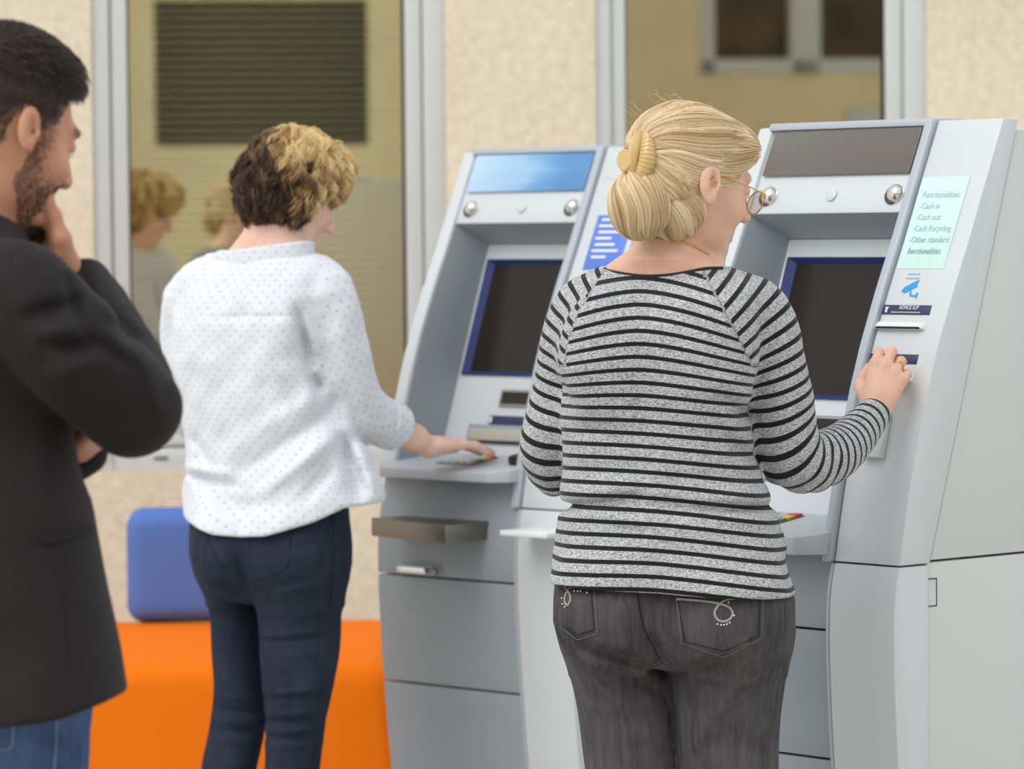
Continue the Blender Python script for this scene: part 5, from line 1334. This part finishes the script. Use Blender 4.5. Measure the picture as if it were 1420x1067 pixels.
# jeans
hipM = Loft(rows_from([(900, -180, 128, .115), (960, -182, 128, .12), (1030, -178, 121, .118), (1090, -170, 112, .11)], YM, yawM), yawM, 2.3)
legM = [Loft([(z, x + sx, y + sy, rx, ry) for z, x, y, rx, ry in ((.86, 0, 0, .092, .105), (.72, .004, .002, .086, .098), (.55, .01, .004, .074, .082), (.30, .0, .0, .062, .068), (.07, -.012, -.01, .056, .06))], yawM, 2.1) for sx, sy in ((-.675, 5.115), (-.755, 5.29))]
def jeansM(P, inset=0.0):
    d = smin(hipM(P, inset), np.minimum(legM[0](P, inset), legM[1](P, inset)), .03)
    d = d + .02 * np.clip(-hemM(P) / .03, 0, 1.5)
    if inset == 0: d = d + .002 * px_noise(P, 30, 81) + fold(P, at(40, 1000, 5.0), at(110, 1040, 5.0), .016, -.004) + fold(P, at(20, 1040, 5.0), at(80, 1075, 5.0), .012, -.003)
    return d
m_jeansM = denim('blue_denim', (44, 66, 104), (84, 108, 148), streak=(50, 50, 8))
jmn = sdf_obj('jeans', jeansM, (-.95, 4.95, .05), (-.50, 5.48, .92), .008, m_jeansM, MN, root=RM)
m_thr = mat('pale_blue_thread', (130, 150, 180), rough=.9)
drape_tube('side_seam', jeansM, [(82, 968), (79, 1000), (77, 1040), (74, 1075)], 4.8, 5.4, .0011, m_thr, jmn, RM, off=.0008, n=5)
drape_tube('pocket_seam', jeansM, [(21, 978), (18, 1010), (16, 1036), (2, 1040), (-14, 1038)], 4.8, 5.4, .0010, m_thr, jmn, RM, off=.0008, n=5)
# head and hands
headM = near(lambda P: sd_head((P - cM) @ TM / kM, male=True) * kM, cM, .19)
handM = Hand(at(103, 397, 5.245), (-.36, .10, .92), (.85, .35, .35), (.3, -.9, .2), ((.85, 1.0, .6), (.9, 1.0, .6), (.95, 1.0, .6), (1.0, 1.0, .6)), thumb=((.88, .40, .12), (1.0, .04, .06), (1.0, -.06, .02)), scale=.97)
handM2 = Hand(at(106, 618, 5.22), (.55, -.6, .45), (.3, -.5, .8), (.1, .9, .3), ((.5, .6, .4),) * 4, scale=.95)
ankM = [np.array([-.69, 5.11, .085]), np.array([-.77, 5.28, .085])]
def bodyM(P):
    d = smin(headM(P), neckM(P), .02); d = smin(d, sd_cap(P, at(0, 220, 5.22), at(-30, 300, 5.22), .054, .058), .02)
    d = smin(d, np.minimum(jacket(P, .045), jeansM(P, .03)), .01)
    d = smin(d, sd_chain(P, [mF_p[-5], mF_p[-1], handM.w], [.024, .025, .024])[0], .01); d = smin(d, handM(P), .01)
    d = smin(d, sd_cap(P, mL_p[-4], handM2.w, .034, .026), .01); d = smin(d, handM2(P), .01)
    return smin(d, legs_and_feet(P, ankM, yawM), .02)
bodM = sdf_obj('body', bodyM, (-1.06, 4.8, 0), (-.38, 5.62, 1.76), .013, m_skin_m, MN, root=RM, fine=(((-.72, -.52, .0032), (-.64, -.50, .0032)), ((5.06, 5.36, .0040),), ((1.38, 1.74, .0034), (1.12, 1.22, .004))))
add_eyes(TM, cM, bodM, RM, kM)
shoes(ankM, yawM, m_shoe, MN, RM)
# hair and beard
m_darkhair = hair_mat('dark_brown_hair', [(0, (30, 22, 20)), (1, (120, 96, 80)), (.4, (58, 44, 38)), (.7, (84, 66, 56))], rough=.4)
def shellM(P):
    q = (P - cM) @ TM / kM
    d = sd_ell(q, np.array([0, -.014, .034]), np.array([.0798, .0992, .0895]))
    return smin(d, sd_ell(q, np.array([0, .012, .084]), np.array([.060, .066, .034])), .025) * kM
def lineM(P):
    q = (P - cM) @ TM / kM; X, y, z = np.abs(q[:, 0]), q[:, 1], q[:, 2]
    front = y - np.where(z > .060, .040 + 1.15 * (z - .060), np.where(z > -.028, .034, .02)); low = (-.030 + .55 * np.minimum(y + .02, 0)) - z
    ear = .026 - np.sqrt((y + .014) ** 2 + (z + .006) ** 2)
    return np.maximum(np.maximum(front, np.where(y > .012, -.030 - z, low)), ear)
hairM = sdf_obj('hair', lambda P: smax(shellM(P) + .0015, lineM(P) * kM * .8 + .003, .006), cM - .15, cM + .15, .005, mat('hair_base_dark', (58, 45, 40), rough=.7, noise=.25, nscale=250), MN, root=RM)
def short_hair(name, f, roots, length, dirs, lift, K, radius, tint, seed, parent=None, clump=.05):
    r = np.random.default_rng(seed); d, g = grad(f, roots); g /= np.linalg.norm(g, axis=1, keepdims=True) + 1e-9
    t = dirs + r.normal(0, .35, roots.shape) + np.reshape(clump, (-1, 1)) * np.stack([px_noise(roots, 130, seed + i) for i in range(3)], 1)
    t = t - g * (t * g).sum(1, keepdims=True); t /= np.linalg.norm(t, axis=1, keepdims=True) + 1e-9
    u = np.linspace(0, 1, K)[None, :, None]; L_ = (length * r.uniform(.7, 1.2, len(roots)))[:, None, None]
    P = roots[:, None] + L_ * (t[:, None] * u * (1 - .15 * u) + g[:, None] * (lift[:, None, None] * np.sin(u * 2.0)))
    return strands(name, P, radius, tint, m_darkhair, parent or hairM, RM)
rt = sample_surface(shellM, cM - .15, cM + .15, 15000, -.001, lambda P: lineM(P) < .003); q = to_h(rt, cM, TM, kM)
top = np.clip((q[:, 2] - .045) / .04, 0, 1)
dr = TM[:, 1][None] * (.3 + .9 * top)[:, None] + TM[:, 2][None] * (-.9 + .9 * top)[:, None]
short_hair('hair_strands', shellM, rt, (.008 + .024 * top ** 1.2) * np.where(q[:, 1] > .045, .8, 1.0), dr, .16 + .22 * top, 7, .00042, .35 + .25 * px_noise(rt, 120, 3) + rng.normal(0, .15, len(rt)) + .15 * (1 - top), 91, clump=.05 + .35 * top)
def beard_zone(q):
    X, y, z = np.abs(q[:, 0]), q[:, 1], q[:, 2]; j = .006 * px_noise(q, 60, 66) + rng.normal(0, .009, len(q))
    side = (y > .008) & (y < .030 + j) & (z > -.06) & (z < .015)                       # sideburn
    cheek = (z < -.052 + .10 * (y - .05) + j) & (z > -.116) & (y > .004 + .9 * np.clip(-.07 - z, 0, .05)) & (X > .012)
    mous = (z < -.042) & (z > -.056) & (y > .075) & (X < .03)
    return side | cheek | mous
bk = lambda P: beard_zone(to_h(P, cM, TM, kM))
bodyF = near(lambda P: smin(smin(headM(P), neckM(P), .02), sd_cap(P, at(0, 220, 5.22), at(-30, 300, 5.22), .054, .058), .02), cM + TM @ np.array([0, .03, -.06]), .15)
rb = sample_surface(bodyF, cM + [-.06, -.14, -.17], cM + [.14, .14, .05], 6500, .0, bk)
short_hair('beard', bodyF, rb, np.full(len(rb), .005), np.repeat((TM[:, 1] * .4 - TM[:, 2])[None], len(rb), 0), np.full(len(rb), .35), 5, .00020, .45 + rng.normal(0, .2, len(rb)), 95, parent=MN)
ch = sample_surface(bodyF, cM - .15, cM + .15, 1500, .0, lambda P: (lambda q: (q[:, 2] < -.072) & (q[:, 1] > .066) & (np.abs(q[:, 0]) < .03))(to_h(P, cM, TM, kM)))
short_hair('chin_beard', bodyF, ch, np.full(len(ch), .014), np.repeat((TM[:, 1] * .3 - TM[:, 2])[None], len(ch), 0), np.full(len(ch), .4), 6, .0004, .25 + rng.normal(0, .15, len(ch)), 97, parent=MN)
br = sample_surface(headM, cM - .15, cM + .15, 500, .0, lambda P: (lambda q: (q[:, 2] > .023) & (q[:, 2] < .032) & (np.abs(q[:, 0]) > .012) & (np.abs(q[:, 0]) < .05) & (q[:, 1] > .06))(to_h(P, cM, TM, kM)))
short_hair('eyebrow', headM, br, np.full(len(br), .010), np.sign(to_h(br, cM, TM, kM)[:, :1]) * TM[:, 0][None], np.full(len(br), .2), 5, .0004, .15 + rng.normal(0, .1, len(br)), 99, parent=MN)
